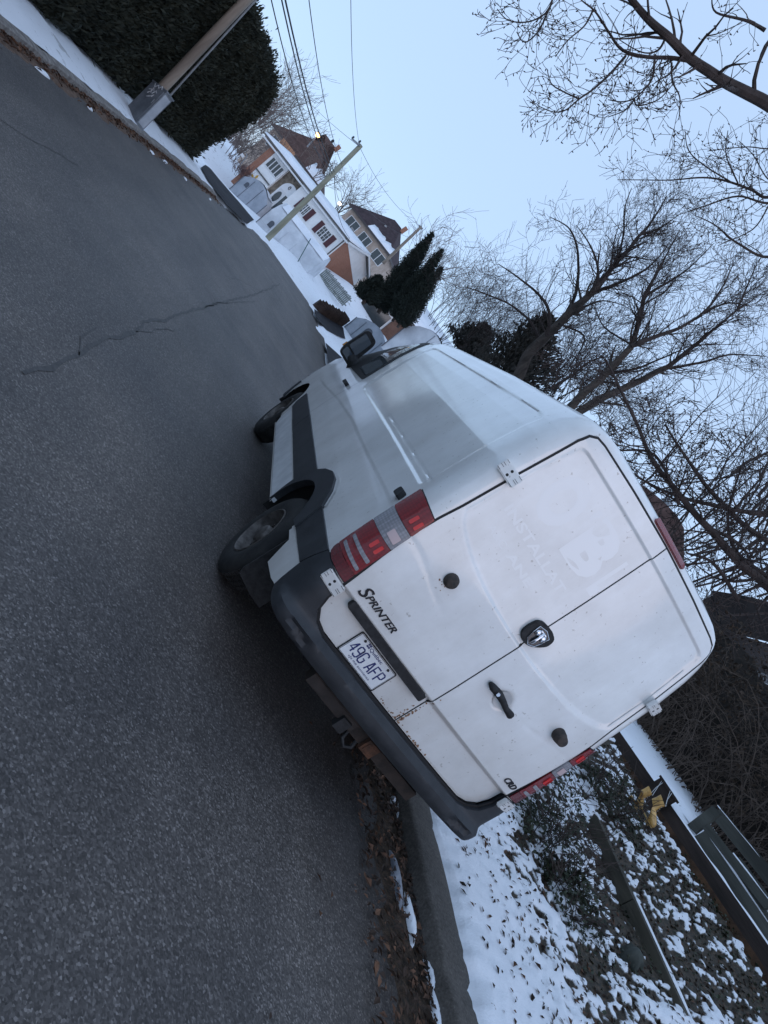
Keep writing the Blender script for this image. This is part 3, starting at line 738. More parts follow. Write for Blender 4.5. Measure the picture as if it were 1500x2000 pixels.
c = t.mix(.5, t.ramp(t.noise(60, 4, .7), [(.3, (.020, .017, .015)), (.62, (.13, .115, .10)), (.72, (.24, .22, .20))]), t.ramp(t.noise(4, 6, .7), [(.3, (.020, .017, .015)), (.7, (.12, .105, .092))]))
t.col(c); t.bump(t.noise(45, 4, .7), .5, .008)
snow = mat('snow', (.80, .82, .86), .65, spec=.3); t = NT(snow)
t.bump(t.noise(14, 5, .6), .35, .03)
t.b.inputs['Subsurface Weight'].default_value = 0
snowland = mat('snowy_ground', (.78, .80, .84), .75); t = NT(snowland)
m1 = t.ramp(t.noise(1.6, 7, .72), [(.30, (.035, .032, .024)), (.36, (.12, .10, .08)), (.40, (.80, .82, .86))])
t.col(t.mix(.55, m1, t.ramp(t.noise(7, 5, .7), [(.30, (.05, .045, .035)), (.38, (.80, .82, .86))]))); t.bump(t.noise(9, 5, .6), .3, .03)
litter = varied('leaf_litter', (.018, .014, .010), (.075, .045, .026), 34, .95, .8, 70, bdist=.02)
bank_m = mat('snow_bank', (.8, .82, .86), .7); t = NT(bank_m)
at = t.n('Attribute', attribute_name='snow')
mk = t.math('ADD', at.outputs['Fac'], t.math('MULTIPLY', t.math('SUBTRACT', t.noise(55, 4, .7), .5), .5))
soil = t.ramp(t.noise(38, 5, .7), [(.32, (.012, .012, .008)), (.5, (.040, .031, .020)), (.68, (.105, .064, .038))])
t.col(t.mix(t.ramp(mk, [(.38, (0, 0, 0)), (.60, (1, 1, 1))]), soil, (.80, .82, .86))); t.bump(t.noise(60, 4, .7), .5, .012)

# ------------------------------------------------------------------ ground, street, kerbs
xs = np.concatenate([np.arange(-90, -12, 6), np.arange(-12, 12, .4), np.arange(12, 91, 6)]); ys = np.concatenate([np.arange(-14, 34, .5), np.arange(34, 72, 1.), np.arange(72, 340, 12)])
X, Y = np.meshgrid(xs, ys); Z = G(X, Y); sd = sdf(ROAD, X, Y)
Z = Z + np.where(sd < np.where(Y < 22, .34, .02), -.10, .10 + .02 * np.sin(X * 1.7) * np.sin(Y * 1.3))
Z = np.where((X > 1.75) & (X < 5.3) & (Y > -3.6) & (Y < 7.6), Z - .30, Z)
nx, ny = len(xs), len(ys)
mb = MB(); mb.add(np.stack([X.ravel(), Y.ravel(), Z.ravel()], 1).tolist(), [(j*nx+i, j*nx+i+1, (j+1)*nx+i+1, (j+1)*nx+i) for j in range(ny-1) for i in range(nx-1)])
structure(mb.build('ground', snowland, None, 180))
structure(sheet('road', ROAD, 0., asphalt, .8))
structure(sheet('driveway', [(p.x, p.y) for p in (GI(*q, .04) for q in ((389,332),(404,360),(440,404),(478,441),(495,432),(465,396),(430,356),(399,325)))], .13, drive, 1.))
structure(sheet('driveway', [(p.x, p.y) for p in (GI(*q, .04) for q in ((611,606),(618,628),(650,655),(672,664),(668,642),(640,622)))], .145, drive, 1.))
structure(sheet('driveway', [(p.x, p.y) for p in (GI(*q, .04) for q in ((634,690),(637,712),(664,735),(690,735),(668,704),(632,672)))], .14, drive, 1.))
def kerb(name, line, w, h, side, m, step=.5):
    pts = resample(line, step); vs = []; prof = [(-.02, -.05), (0, h * .85), (.025, h), (w - .02, h + .01), (w, h - .03), (w, -.1)]
    for i, p in enumerate(pts):
        d = (pts[min(i+1, len(pts)-1)] - pts[max(i-1, 0)]).normalized(); q = Vector((-d.y, d.x)) * side
        for a, b in prof:
            j = noise.noise(Vector((p.x * 2, p.y * 2, a * 9))) * .012
            vs.append((p.x + q.x * (a + j), p.y + q.y * (a + j), (g1(p.x, p.y)) + b + j * .5))
    n = len(prof); mb = MB()
    for i in range(len(pts)):                        # cast joints every couple of metres
        if i % max(1, int(2.0 / step)) == 0:
            for k in range(1, n - 1): x, y, z = vs[i*n+k]; vs[i*n+k] = (x + .012 * side * (-1 if False else 1), y, z - .022)
    mb.add(vs, [(i*n+k, i*n+k+1, (i+1)*n+k+1, (i+1)*n+k) for i in range(len(pts)-1) for k in range(n-1)])
    return structure(mb.build(name, m, None, 50))
kerb('kerb', RK[2:], .30, .125, 1, concrete, .12)
kerb('kerb', LK, .17, .10, 1, varied('pale_kerb', (.13,.115,.105), (.27,.25,.23), 12, .9, .4, 60), .4)
# snow strip beside the far kerb
vs = []; pts = resample(LK, .3)
for i, p in enumerate(pts):
    for k in range(9):
        a = k / 8; x = p.x - .15 - a * 1.5; h = .10 + .05 * math.sin(a * math.pi) + .035 * noise.noise(Vector((x * 2.3, p.y * 2.3, 0)))
        if p.y > 17: h -= .05 * min(1, (p.y - 17) / 2)
        vs.append((x, p.y, h))
mb = MB(); mb.add(vs, [(i*9+k, (i+1)*9+k, (i+1)*9+k+1, i*9+k+1) for i in range(len(pts)-1) for k in range(8)])
o = mb.build('snow_strip', snowland, None, 180); o.data.flip_normals(); structure(o)
# tar seams and cracks in the asphalt
tar = varied('tar_seam', (.038, .036, .036), (.070, .066, .064), 20, .7, .3, 90)
def seam(pxs, w):
    pts = resample([GI(*q) for q in pxs], .15); vs = []
    for i, p in enumerate(pts):
        d = (pts[min(i+1, len(pts)-1)] - pts[max(i-1, 0)]).normalized(); q = Vector((-d.y, d.x))
        wob = noise.noise(Vector((p.x * 1.5, p.y * 1.5, 3))) * .05 + noise.noise(Vector((p.x * 6, p.y * 6, 8))) * .035 + noise.noise(Vector((p.x * 17, p.y * 17, 2))) * .012
        ww = w * (.5 + .9 * abs(noise.noise(Vector((p.x * 3, p.y * 3, 1)))))
        for s in (-1, 1): vs.append((p.x + q.x * (wob + s * ww), p.y + q.y * (wob + s * ww), g1(p.x, p.y) + .004))
    mb = MB(); mb.add(vs, [(2*i, 2*i+1, 2*i+3, 2*i+2) for i in range(len(pts)-1)])
    o = mb.build('road_crack', tar)
    if o.data.polygons[0].normal.z < 0: o.data.flip_normals()
    structure(o)
seam([(60,745),(150,690),(260,640),(400,600),(500,575),(548,555)], .022)
seam([(400,600),(440,592),(500,590)], .010); seam([(150,690),(160,660),(190,640)], .008); seam([(260,640),(300,650),(340,640)], .007)
seam([(440,540),(470,548),(545,590),(552,560)], .008)
seam([(0,232),(60,275),(150,320)], .006)
# gutter of wet leaf litter with slushy snow
def strip(name, line, lo, hi, off, m, seed, nz=.25, step=.08, rag=.5):
    pts = resample(line, step); vs = []; n = 7
    for p in pts:
        e = noise.noise(Vector((p.y * 1.1, seed, 0))) * rag + noise.noise(Vector((p.y * 5, seed, 2))) * rag * .4
        for k in range(n):
            a = k / (n - 1); x = p.x + (hi if a == 0 else 0) * 0 + (lo + e * (hi - lo)) * (1 - a) + hi * a
            vs.append((x, p.y, g1(x, p.y) * 0 + off + (.010 + nz * .06 * abs(noise.noise(Vector((x * 9, p.y * 9, seed))))) * math.sin(min(1, a * 2.5) * math.pi / 2)))
    mb = MB(); mb.add(vs, [(i*n+k, i*n+k+1, (i+1)*n+k+1, (i+1)*n+k) for i in range(len(pts)-1) for k in range(n-1)])
    o = mb.build(name, m, None, 180)
    if sum(p.normal.z for p in o.data.polygons) < 0: o.data.flip_normals()
    o['kind'] = 'stuff'; return o
strip('leaf_litter', [(1.20, y) for y in (-6, 0, 3, 9)], -.55, -.01, -.008, litter, 3.7, .25, .08, .7)
strip('leaf_litter', [(x, y) for x, y in LK[1:]], .34, -.0, -.006, varied('brown_litter', (.07,.045,.032), (.19,.12,.085), 16, .95, .6, 60), 9.1)
def blob_patch(name, x, y, lx, ly, m, seed, h=.03, z=0.):
    mb = MB(); n = 26; vs = [(x, y, z + h)]
    for r in (.35, .7, .9, 1.0):
        for k in range(n):
            a = 2*math.pi*k/n; q = r * (1 + .45 * noise.noise(Vector((math.cos(a)*1.6 + seed, math.sin(a)*1.6, seed))) + .18 * noise.noise(Vector((math.cos(a)*5, math.sin(a)*5, seed))))
            vs.append((x + lx*q*math.cos(a), y + ly*q*math.sin(a), z + h * (1 - r**3) + .006 * noise.noise(Vector((a*3, r*5, seed))) - (.012 if r == 1 else 0)))
    mb.add(vs, [(0, 1+k, 1+(k+1)%n) for k in range(n)] + [(1+j*n+k, 1+(j+1)*n+k, 1+(j+1)*n+(k+1)%n, 1+j*n+(k+1)%n) for j in range(3) for k in range(n)])
    return structure(mb.build(name, m, None, 180))
dirty = varied('dirty_ice', (.20,.21,.24), (.36,.37,.41), 8, .45, .2, 40)
for i, q in enumerate(((776,1575,.05,.20),(786,1625,.04,.12),(772,1710,.06,.22),(800,1795,.055,.20),(826,1800,.05,.28),(838,1905,.03,.12),(848,1975,.04,.15),(796,1650,.02,.06),(765,1560,.02,.05))):
    p = PZ(q[0], q[1], .01); blob_patch('snow_patch', p.x, p.y, q[2] * .8, q[3] * .85, dirty if i == 2 else snow, i * 3.3, .03, .012)
for i, (x, y) in enumerate(((-5.45,9.7),(-5.25,13.9),(-5.2,15.2),(-4.95,17.2),(-4.6,20.5),(-5.6,7.9))): blob_patch('snow_patch', x - .1, y, .05, .09 + .07 * (i % 3), snow, 40.7 + i * 2.3, .02, .01)
# near bank: patchy snow over ivy and leaves
bx = np.arange(1.42, 5.36, .026); by = np.arange(-3.4, 7.4, .03); BX, BY = np.meshgrid(bx, by)
def fbm(x, y, s, sx=1., sy=1., o=4):
    out = np.zeros(x.shape); f, a = 1., 1.
    for k in range(o):
        out += a * np.array([noise.noise(Vector((p * s * sx * f, q * s * sy * f, 7.3 * k))) for p, q in zip(x.ravel(), y.ravel())]).reshape(x.shape); f *= 2.1; a *= .55
    return out
n1 = fbm(BX, BY, 15, 1.0, .75, 4) * .72 + fbm(BX, BY, 4.6, o=2) * .55; n2 = fbm(BX, BY, 1.4, o=2)
edge = BX - 1.45
cov = .95 - .43 * sm(.15, 1.5, edge) - .10 * sm(1.6, 3.0, edge) + n1 * .62 * sm(.05, 1.2, edge) + n2 * .25 * sm(.3, 1.4, edge)
SN = sm(.34, .74, cov)
BZ = G(BX, BY) + .125 + SN * (.035 + .02 * n2) + .012 * n1 - .05 * sm(.06, .0, edge + .05 * fbm(BX * 0, BY, 2.2, o=2))
mb = MB(); nx, ny = len(bx), len(by)
ex = np.array([noise.noise(Vector((0, y * 2.1, 4))) * .09 + noise.noise(Vector((0, y * 7, 4))) * .06 + noise.noise(Vector((0, y * 17, 9))) * .025 for y in by])
BXe = BX + ex[:, None] * sm(.8, .0, edge)
mb.add(np.stack([BXe.ravel(), BY.ravel(), BZ.ravel()], 1).tolist(), [(j*nx+i, j*nx+i+1, (j+1)*nx+i+1, (j+1)*nx+i) for j in range(ny-1) for i in range(nx-1)])
bank = structure(mb.build('snow_bank', bank_m, None, 180))
a_ = bank.data.attributes.new('snow', 'FLOAT', 'POINT'); a_.data.foreach_set('value', SN.ravel().astype(np.float32))
def bank_z(x, y):
    i = int(np.clip((x - 1.42) / .026, 0, nx - 1)); j = int(np.clip((y + 3.4) / .03, 0, ny - 1)); return BZ[j, i], SN[j, i]
# ------------------------------------------------------------------ leaves
def leafcard(mb, p, r, rng, flat=.35, wid=.6, mi=None, up=None):
    a = rng.uniform(0, 6.28); d = Vector((math.cos(a), math.sin(a), rng.uniform(-flat, flat))).normalized()
    n = Vector((rng.uniform(-flat, flat), rng.uniform(-flat, flat), 1)).normalized() if up is None else up
    s = d.cross(n).normalized(); n = s.cross(d); p = Vector(p); c = rng.uniform(.1, .5) * r
    mb.add([p - d*r, p - d*r*.1 + s*r*wid + n*c, p + d*r, p - d*r*.1 - s*r*wid + n*c*.8], [(0,1,2),(0,2,3)], mi)
brownleaf = varied('brown_leaf', (.045, .022, .013), (.15, .075, .042), 3.5, .8); darkleaf = varied('dark_brown_leaf', (.015, .010, .007), (.05, .028, .018), 3, .85)
ivy_m = varied('ivy_leaf', (.010, .016, .008), (.035, .045, .020), 4, .5, spec=.4)
rg = random.Random(3); mb = MB()
for k in range(12000):
    x = 1.55 + 3.7 * rg.random() ** .8; y = rg.uniform(-3.2, 6.5); z, s = bank_z(x, y)
    if s > .6 and rg.random() < .45: continue
    leafcard(mb, (x, y, z + .010), rg.uniform(.010, .034), rg, .6, .45, 0 if rg.random() < .3 else 1)
for k in range(3800):
    y = rg.uniform(-3, 5); x = 1.17 - .60 * rg.random() ** 1.6; leafcard(mb, (x, y, .03), rg.uniform(.010, .035), rg, .5, .5, 0 if rg.random() < .4 else 1)
for k in range(150):
    y = rg.uniform(-3, 9); x = .8 - abs(rg.gauss(0, .5)); leafcard(mb, (x, y, .014), rg.uniform(.008, .03), rg, .25, .5, 0 if rg.random() < .5 else 1)
for k in range(1300):
    y = rg.uniform(3, 23); x = np.interp(y, [q[1] for q in LK], [q[0] for q in LK]) + .02 + abs(rg.gauss(0, .14)); leafcard(mb, (x, y, .03), rg.uniform(.02, .055), rg, .5, .5, 0)
o = mb.build('fallen_leaves', [brownleaf, darkleaf]); o['kind'] = 'stuff'
mb = MB()
for k in range(16000):
    x = 1.9 + 3.5 * rg.random() ** .62; y = rg.uniform(-3.2, 7); z, s = bank_z(x, y)
    q = noise.noise(Vector((x * .9, y * .9, 5)))
    if s > .5 or rg.random() > .75 + q: continue
    leafcard(mb, (x, y, z + rg.uniform(.0, .05)), rg.uniform(.010, .024), rg, .8, .7)
o = mb.build('ivy', ivy_m); o['kind'] = 'stuff'

# ------------------------------------------------------------------ terraced garden by the near kerb
timber = varied('weathered_timber', (.030, .027, .020), (.085, .075, .055), 5, .9, .5, 40, (1, .15, 1))
dkt = varied('dark_timber', (.018, .013, .011), (.050, .034, .028), 6, .9, .5, 40, (1, .15, 1))
grt = varied('grey_green_board', (.036, .036, .030), (.085, .086, .072), 5, .85, .4, 50, (1, .12, 1))
def snowcap(mb, a, b, w, h=.02, seed=0):
    a, b = Vector(a), Vector(b); n = max(2, int((b - a).length / .12)); d = (b - a).normalized(); r = d.cross(Vector((0,0,1))).normalized(); vs = []
    for i in range(n + 1):
        p = a.lerp(b, i / n); j = noise.noise(p * 3 + Vector((seed,0,0)))
        ww = w * max(.12, .75 + .6 * j); hh = h * max(.2, 1 + .9 * j)
        vs += [p - r*ww, p - r*ww*.6 + Vector((0,0,hh)), p + r*ww*.6 + Vector((0,0,hh)), p + r*ww]
    mb.add(vs, [(4*i+k, 4*i+k+1, 4*i+k+5, 4*i+k+4) for i in range(n) for k in range(3)])
e = thing('timber_edging', (4, 1, .8), 'narrow weathered timber edging lying low in the ivy bed', 'edging')
mb = MB(); mb.beam((4.0, -3, .62), (4.0, 1.45, .80), .13, .17); mb.build('beam', timber, e)
mb = MB(); mb.beam((4.01, 1.47, .80), (4.01, 2.45, .845), .13, .16); mb.build('beam', timber, e)
mb = MB(); snowcap(mb, (4.04, -3, .71), (4.04, 1.45, .888), .035, .015, 3); mb.build('snow_cap', snow, e, 180)
w = thing('retaining_wall', (5.5, 2, 1.3), 'dark brown timber retaining wall above the ivy bed, snow along its top edge', 'wall')
for i, (z0, ya, yb) in enumerate(((.155, -4, 8),)):
    mb = MB(); mb.beam((5.5 + .03 * i, ya, 1.68 + z0 - .10), (5.5 + .03 * i, yb, 1.38 + z0 - .10), .16, .15); mb.build('timber', dkt, w)
mb = MB(); mb.beam((5.45, -4, 1.50), (5.45, 8, 1.20), .12, .32); mb.build('footing', varied('orange_soil', (.03,.018,.012), (.10,.05,.025), 5, .95, .6, 30), w)
mb = MB(); snowcap(mb, (5.55, -4, 1.81), (5.55, 8, 1.51), .05, .018, 8); mb.build('snow_cap', snow, w, 180)
# grey-green timber bed behind the wall
b = thing('raised_bed', (6.3, 1.4, 1.7), 'grey green raised bed of weathered boards behind the retaining wall', 'garden bed')
L = lambda px, py, x: PX(px, py, x)
def board(px0, px1, x, w_, h_, nm='board', m=grt):
    mb = MB(); mb.beam(L(*px0, x), L(*px1, x), w_, h_); return mb.build(nm, m, b)
board((1362,1630), (1530,1880), 5.85, .04, .20); board((1378,1612), (1500,1770), 6.15, .05, .10); board((1390,1625), (1500,1790), 6.2, .10, .05)
board((1398,1585), (1530,1745), 6.75, .04, .17); board((1350,1618), (1400,1580), 6.2, .04, .16)
board((1440,1680), (1530,1800), 6.45, .10, .10)
mb = MB(); snowcap(mb, L(1400,1572,6.75), L(1530,1730,6.75), .03, .012, 5); snowcap(mb, L(1430,1665,6.3), L(1500,1755,6.3), .018, .012, 9); mb.build('snow_cap', snow, b, 180)
# snow behind the wall
for i, (px, py, x, lx, ly) in enumerate(((1245,1478,7.0,.9,1.2),(1335,1575,6.6,.5,.5),(1275,1510,7.4,.8,1.0))):
    p = PX(px, py, x); blob_patch('snow_patch', p.x, p.y, lx, ly, snowland, 77 + i, .10, p.z - .05)
# rock
p = PX(1212, 1878, 3.62)
mb = MB(); mb.ico((p.x, p.y, p.z), .16, 3, (.8, .75, 1.25), .45, 5)
tag(mb.build('rock', varied('mossy_rock', (.018,.022,.018), (.060,.066,.058), 7, .9, .6, 30), None, 180), 'dark mossy upright rock in the ivy just before the timber edging', 'rock')
# post with a pair of skates
pc = PX(1290, 1548, 5.36)
mb = MB(); R3 = Matrix.Rotation(.25, 3, 'Z'); mb.box((pc.x, pc.y, pc.z - .16), (.10, .30, .52), R3); mb.box((pc.x, pc.y, pc.z + .11), (.13, .34, .03), R3)
tag(mb.build('garden_post', dkt), 'stubby dark brown wooden post in front of the retaining wall with skates hung on it', 'post')
gold = mat('golden_leather', (.42, .24, .07), .35, spec=.6, coat=.4); t = NT(gold); t.col(t.ramp(t.noise(18, 4, .6), [(.3, (.34, .18, .05)), (.7, (.85, .52, .16))]))
blade_m = varied('gilt_blade', (.35, .22, .08), (.60, .40, .16), 14, .3, metal=.6); lace_m = mat('lace', (.5, .5, .5), .8)
def skate(px, py, x, k, rot, label, dark):
    o = PX(px, py, x); e = thing('ice_skate', o, label, 'ice skate', 'ice skates hung on the post')
    tdir = Vector((.54, -.80, -.15)).normalized(); tdir = (Matrix.Rotation(rot, 3, 'Z') @ tdir); u = Vector((0, 0, 1)); u = (u - tdir * u.dot(tdir)).normalized(); s = tdir.cross(u)
    q = lambda a, b, c=0: o + (tdir * a + u * b + s * c) * k
    def hull(secs):                                   # sections: (a, b, half width, half height)
        mb = MB(); n = 14; vs = []
        for (a, b, hw, hh, da, db) in secs:
            for i in range(n):
                an = 2*math.pi*i/n; vs.append(q(a + da*math.sin(an)*hh, b + db*math.sin(an)*hh, math.cos(an)*hw))
        L_ = len(secs)
        mb.add(vs, [(i*n+j, i*n+(j+1)%n, (i+1)*n+(j+1)%n, (i+1)*n+j) for i in range(L_-1) for j in range(n)] + [tuple(range(n)), tuple(range((L_-1)*n, L_*n))]); return mb
    hull([(.145,.035,.012,.018,0,1),(.13,.045,.030,.032,0,1),(.08,.055,.040,.045,0,1),(.03,.075,.038,.060,-.3,.95),(-.02,.10,.036,.070,-.7,.7),(-.05,.13,.036,.060,-1,.2),(-.055,.18,.038,.055,-1,0),(-.06,.235,.043,.058,-1,0.1),(-.06,.236,.034,.048,-1,.1)]).build('boot', gold, e, 60)
    mb = MB(); mb.poly_prism([q(a, b, -.002) for a, b in ((-.115,-.055),(.155,-.055),(.178,-.035),(.165,-.035),(.15,-.045),(-.11,-.045))], s * .004 * k)
    for a in (-.075, .085): mb.poly_prism([q(a - .03, .012, -.004), q(a - .014, -.05, -.004), q(a + .012, -.05, -.004), q(a + .03, .012, -.004)], s * .008 * k)
    mb.poly_prism([q(a, b, -.036) for a, b in ((-.10,.004),(.145,.010),(.15,.022),(-.10,.016))], s * .072 * k); mb.build('blade', blade_m, e)
    mb = MB()
    for i in range(5): mb.tube([q(-.005 - .0*i + .03 - i*.010, .115 + i*.025, -.022), q(.028 - i*.010, .122 + i*.025, .022)], .004 * k, 5)
    top = pc + Vector((-.055, -.1 if dark else .10, .11))
    for dd in (-.02, .02): mb.tube([q(.0, .235, dd), q(.0, .235, dd).lerp(top, .5) + Vector((0, 0, -.015)), top + Vector((0, dd, 0))], .0035, 5)
    mb.build('laces', lace_m, e)
skate(1256, 1588, 4.95, 1.12, 0, 'golden ice skate seen side on, hung from the post by white laces', True)
skate(1236, 1564, 5.05, 1.0, .9, 'darker second ice skate half hidden behind the golden one', False)

# ------------------------------------------------------------------ foliage and bare wood
bark = varied('bark', (.030, .024, .020), (.085, .068, .058), 9, .9, .6, 30, (1, 1, .25))
twig_m = varied('twig', (.028, .020, .018), (.062, .045, .040), 6, .9)
palewood = varied('pale_twig', (.11, .085, .075), (.19, .15, .135), 6, .9)
def cedar_m(name, a, b): return varied(name, a, b, 2.2, .75, spec=.25, lo=.3, hi=.7)
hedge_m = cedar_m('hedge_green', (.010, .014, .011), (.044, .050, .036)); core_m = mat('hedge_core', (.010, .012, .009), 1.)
cedar1 = cedar_m('cedar_green', (.010, .015, .013), (.028, .036, .028)); brush_m = varied('dead_leaf', (.022, .016, .011), (.080, .052, .035), 2, .9)
def sprays(mb, pts, nrms, r0, r1, rng, per=3, upb=.8):
    """flat little sprays of evergreen leaf growing outward and upward"""
    for p, n in zip(pts, nrms):
        for k in range(per):
            d = (n * rng.uniform(.3, 1.1) + Vector((rng.gauss(0,.5), rng.gauss(0,.5), rng.gauss(upb,.45)))).normalized()
            s = d.cross(Vector((rng.gauss(0,1), rng.gauss(0,1), rng.gauss(0,1)))).normalized(); r = rng.uniform(r0, r1)
            q = p + n * rng.gauss(0, r * .5); w = r * rng.uniform(.10, .22); m = q + d * r * .5
            mb.add([q, m + s*w, q + d*r, m - s*w], [(0,1,2,3)])
def hedge():
    h = thing('cedar_hedge', (-8.2, 14, 0), 'tall dark green cedar hedge behind the utility pole across the street', 'hedge')
    rng = random.Random(21)
    fx = lambda y: -7.5 + (y - 9) * .085                        # front face
    y0, y1 = -1.5, 23.6
    def top(y): return 3.45 + .10 * noise.noise(Vector((y * .9, 1, 0))) + .14 * noise.noise(Vector((y * 2.9, 5, 0)))
    def face(y, z):                                   # bulging, lumpy front
        return fx(y) + .12 + .30 * math.sin(min(1, max(0, z / 3.5)) * math.pi) ** .5 * .6 + .22 * noise.noise(Vector((y * .8, z * .7, 2))) + .12 * noise.noise(Vector((y * 2.4, z * 1.6, 4)))
    c = MB(); ys_ = np.arange(y0, y1 - .3, .4); n = 8; vs = []
    for y in ys_:
        T = top(y) - .18; en = min(1, (y1 - y) / 1.6); T *= .35 + .65 * en ** .5
        sec = [(fx(y) - .1, .02), (face(y, .8) - .22, .8), (face(y, 1.8) - .22, 1.8), (face(y, T*.85) - .25, T * .85), (fx(y) - .7, T), (fx(y) - 1.7, T * .98), (fx(y) - 2.1, T * .5), (fx(y) - 2, .0)]
        mid_ = fx(y) - 1.0
        vs += [(mid_ + (a - mid_) * (.3 + .7 * en ** .5), y, b + g1(mid_, y)) for a, b in sec]
    c.add(vs, [(i*n+k, (i+1)*n+k, (i+1)*n+(k+1)%n, i*n+(k+1)%n) for i in range(len(ys_)-1) for k in range(n)] + [tuple(range(n)), tuple(range((len(ys_)-1)*n, len(ys_)*n))])
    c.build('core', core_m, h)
    pts, ns = [], []
    for k in range(34000):
        y = rng.uniform(3.5, y1); z = rng.uniform(.05, 1) * top(y)
        en = min(1, (y1 - y) / 1.6); 
        if z > top(y) * (.35 + .65 * en ** .5): continue
        x = face(y, z); mid_ = fx(y) - 1.0; x = mid_ + (x - mid_) * (.3 + .7 * en ** .5)
        pts.append(Vector((x - .05, y, z + g1(x, y) * .5))); ns.append(Vector((1, .5 * (1 - en), .0)).normalized())
    for k in range(9000):
        y = rng.uniform(4, y1); x = fx(y) - rng.uniform(-.2, 2.0); en = min(1, (y1 - y) / 1.6)
        z = top(y) * (.35 + .65 * en ** .5); pts.append(Vector((x, y, z + rng.gauss(0, .08)))); ns.append(Vector((.3, 0, 1)))
    for k in range(5500):
        a = rng.uniform(-1.5, 1.5); z = rng.uniform(.05, 3.4); r = 1.05 * (1 - .25 * (z / 3.4) ** 3)
        pts.append(Vector((fx(y1) - 1.0 + r * math.sin(a) * .95, y1 - 1.3 + r * math.cos(a) * 1.25 * (1 - (z/4.6)**2), z))); ns.append(Vector((math.sin(a), math.cos(a), 0)))
    f = MB(); sprays(f, pts, ns, .06, .15, rng, 4, .75); o = f.build('foliage', hedge_m, h)
hedge()
def cedar_tree(name, base, tip, rad, label, seed, group, lumps=.25, count=2600, m=None, sp=(.06, .16), tp=.8):
    base, tip = Vector(base), Vector(tip); e = thing(name, base, label, 'tree', group); rng = random.Random(seed)
    ax = tip - base; H = ax.length; ax.normalize(); a = ax.orthogonal().normalized(); b = ax.cross(a)
    MB().tube([base - ax*.2, base + ax * H * .8], [rad * .12, .02], 8).build('trunk', bark, e)
    def R(t, an): return rad * (min(1, .35 + t * 3.2)) * (1 - t) ** tp * (1 + lumps * noise.noise(Vector((math.cos(an)*1.5, math.sin(an)*1.5, t * 6 + seed))) + lumps * .7 * noise.noise(Vector((math.cos(an)*4, math.sin(an)*4, t * 14 + seed)))) + .01
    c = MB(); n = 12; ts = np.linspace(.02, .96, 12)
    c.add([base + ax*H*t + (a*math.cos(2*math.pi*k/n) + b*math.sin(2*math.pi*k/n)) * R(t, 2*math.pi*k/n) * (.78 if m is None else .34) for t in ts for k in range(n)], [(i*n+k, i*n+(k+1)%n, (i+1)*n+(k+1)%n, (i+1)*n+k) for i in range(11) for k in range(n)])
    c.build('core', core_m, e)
    pts, ns = [], []
    for k in range(count):
        t = 1 - rng.random() ** .6 if rng.random() < .5 else rng.random(); an = rng.uniform(0, 6.283); d = a*math.cos(an) + b*math.sin(an)
        pts.append(base + ax*H*t + d * R(t, an) * rng.uniform(.78 if m is None else .34, 1.06)); ns.append(d)
    f = MB(); sprays(f, pts, ns, sp[0], sp[1], rng, 3, 1.1); f.build('foliage', m or cedar1, e); return e
loose_m = cedar_m('conifer_green', (.014, .015, .013), (.050, .045, .038))
cg = 'pointed cedars beside the house'
cedar_tree('cedar_tree', P(742,606,41), P(843,457,41), .92, 'pointed dark cedar nearest the house, its single tip beside the far pole', 5, cg, .25, 6000)
cedar_tree('cedar_tree', P(770,622,40), P(862,489,40), .70, 'dark cedar with a ragged top at the middle of the cedar clump', 6, cg, .3, 5000)
cedar_tree('cedar_tree', P(780,634,39.5), P(862,524,39.5), .68, 'shorter dark cedar at the right edge of the cedar clump', 8, cg, .3, 4000)
cedar_tree('cedar_bush', P(712,588,40.5), P(742,540,40.5), .95, 'low bushy cedar spreading at the foot of the pointed cedars', 9, None, .4, 3600)
cedar_tree('conifer_tree', P(985,760,24), P(1072,618,24), 1.7, 'dark conifer standing behind the bare tree just above the van roof', 12, None, .5, 4600, loose_m, (.07, .20))
cedar_tree('pine_tree', P(905,690,30), P(950,640,30), 1.2, 'small ragged pine behind the bare shrubs left of the bare tree', 13, None, .6, 2200, loose_m, (.08, .24))

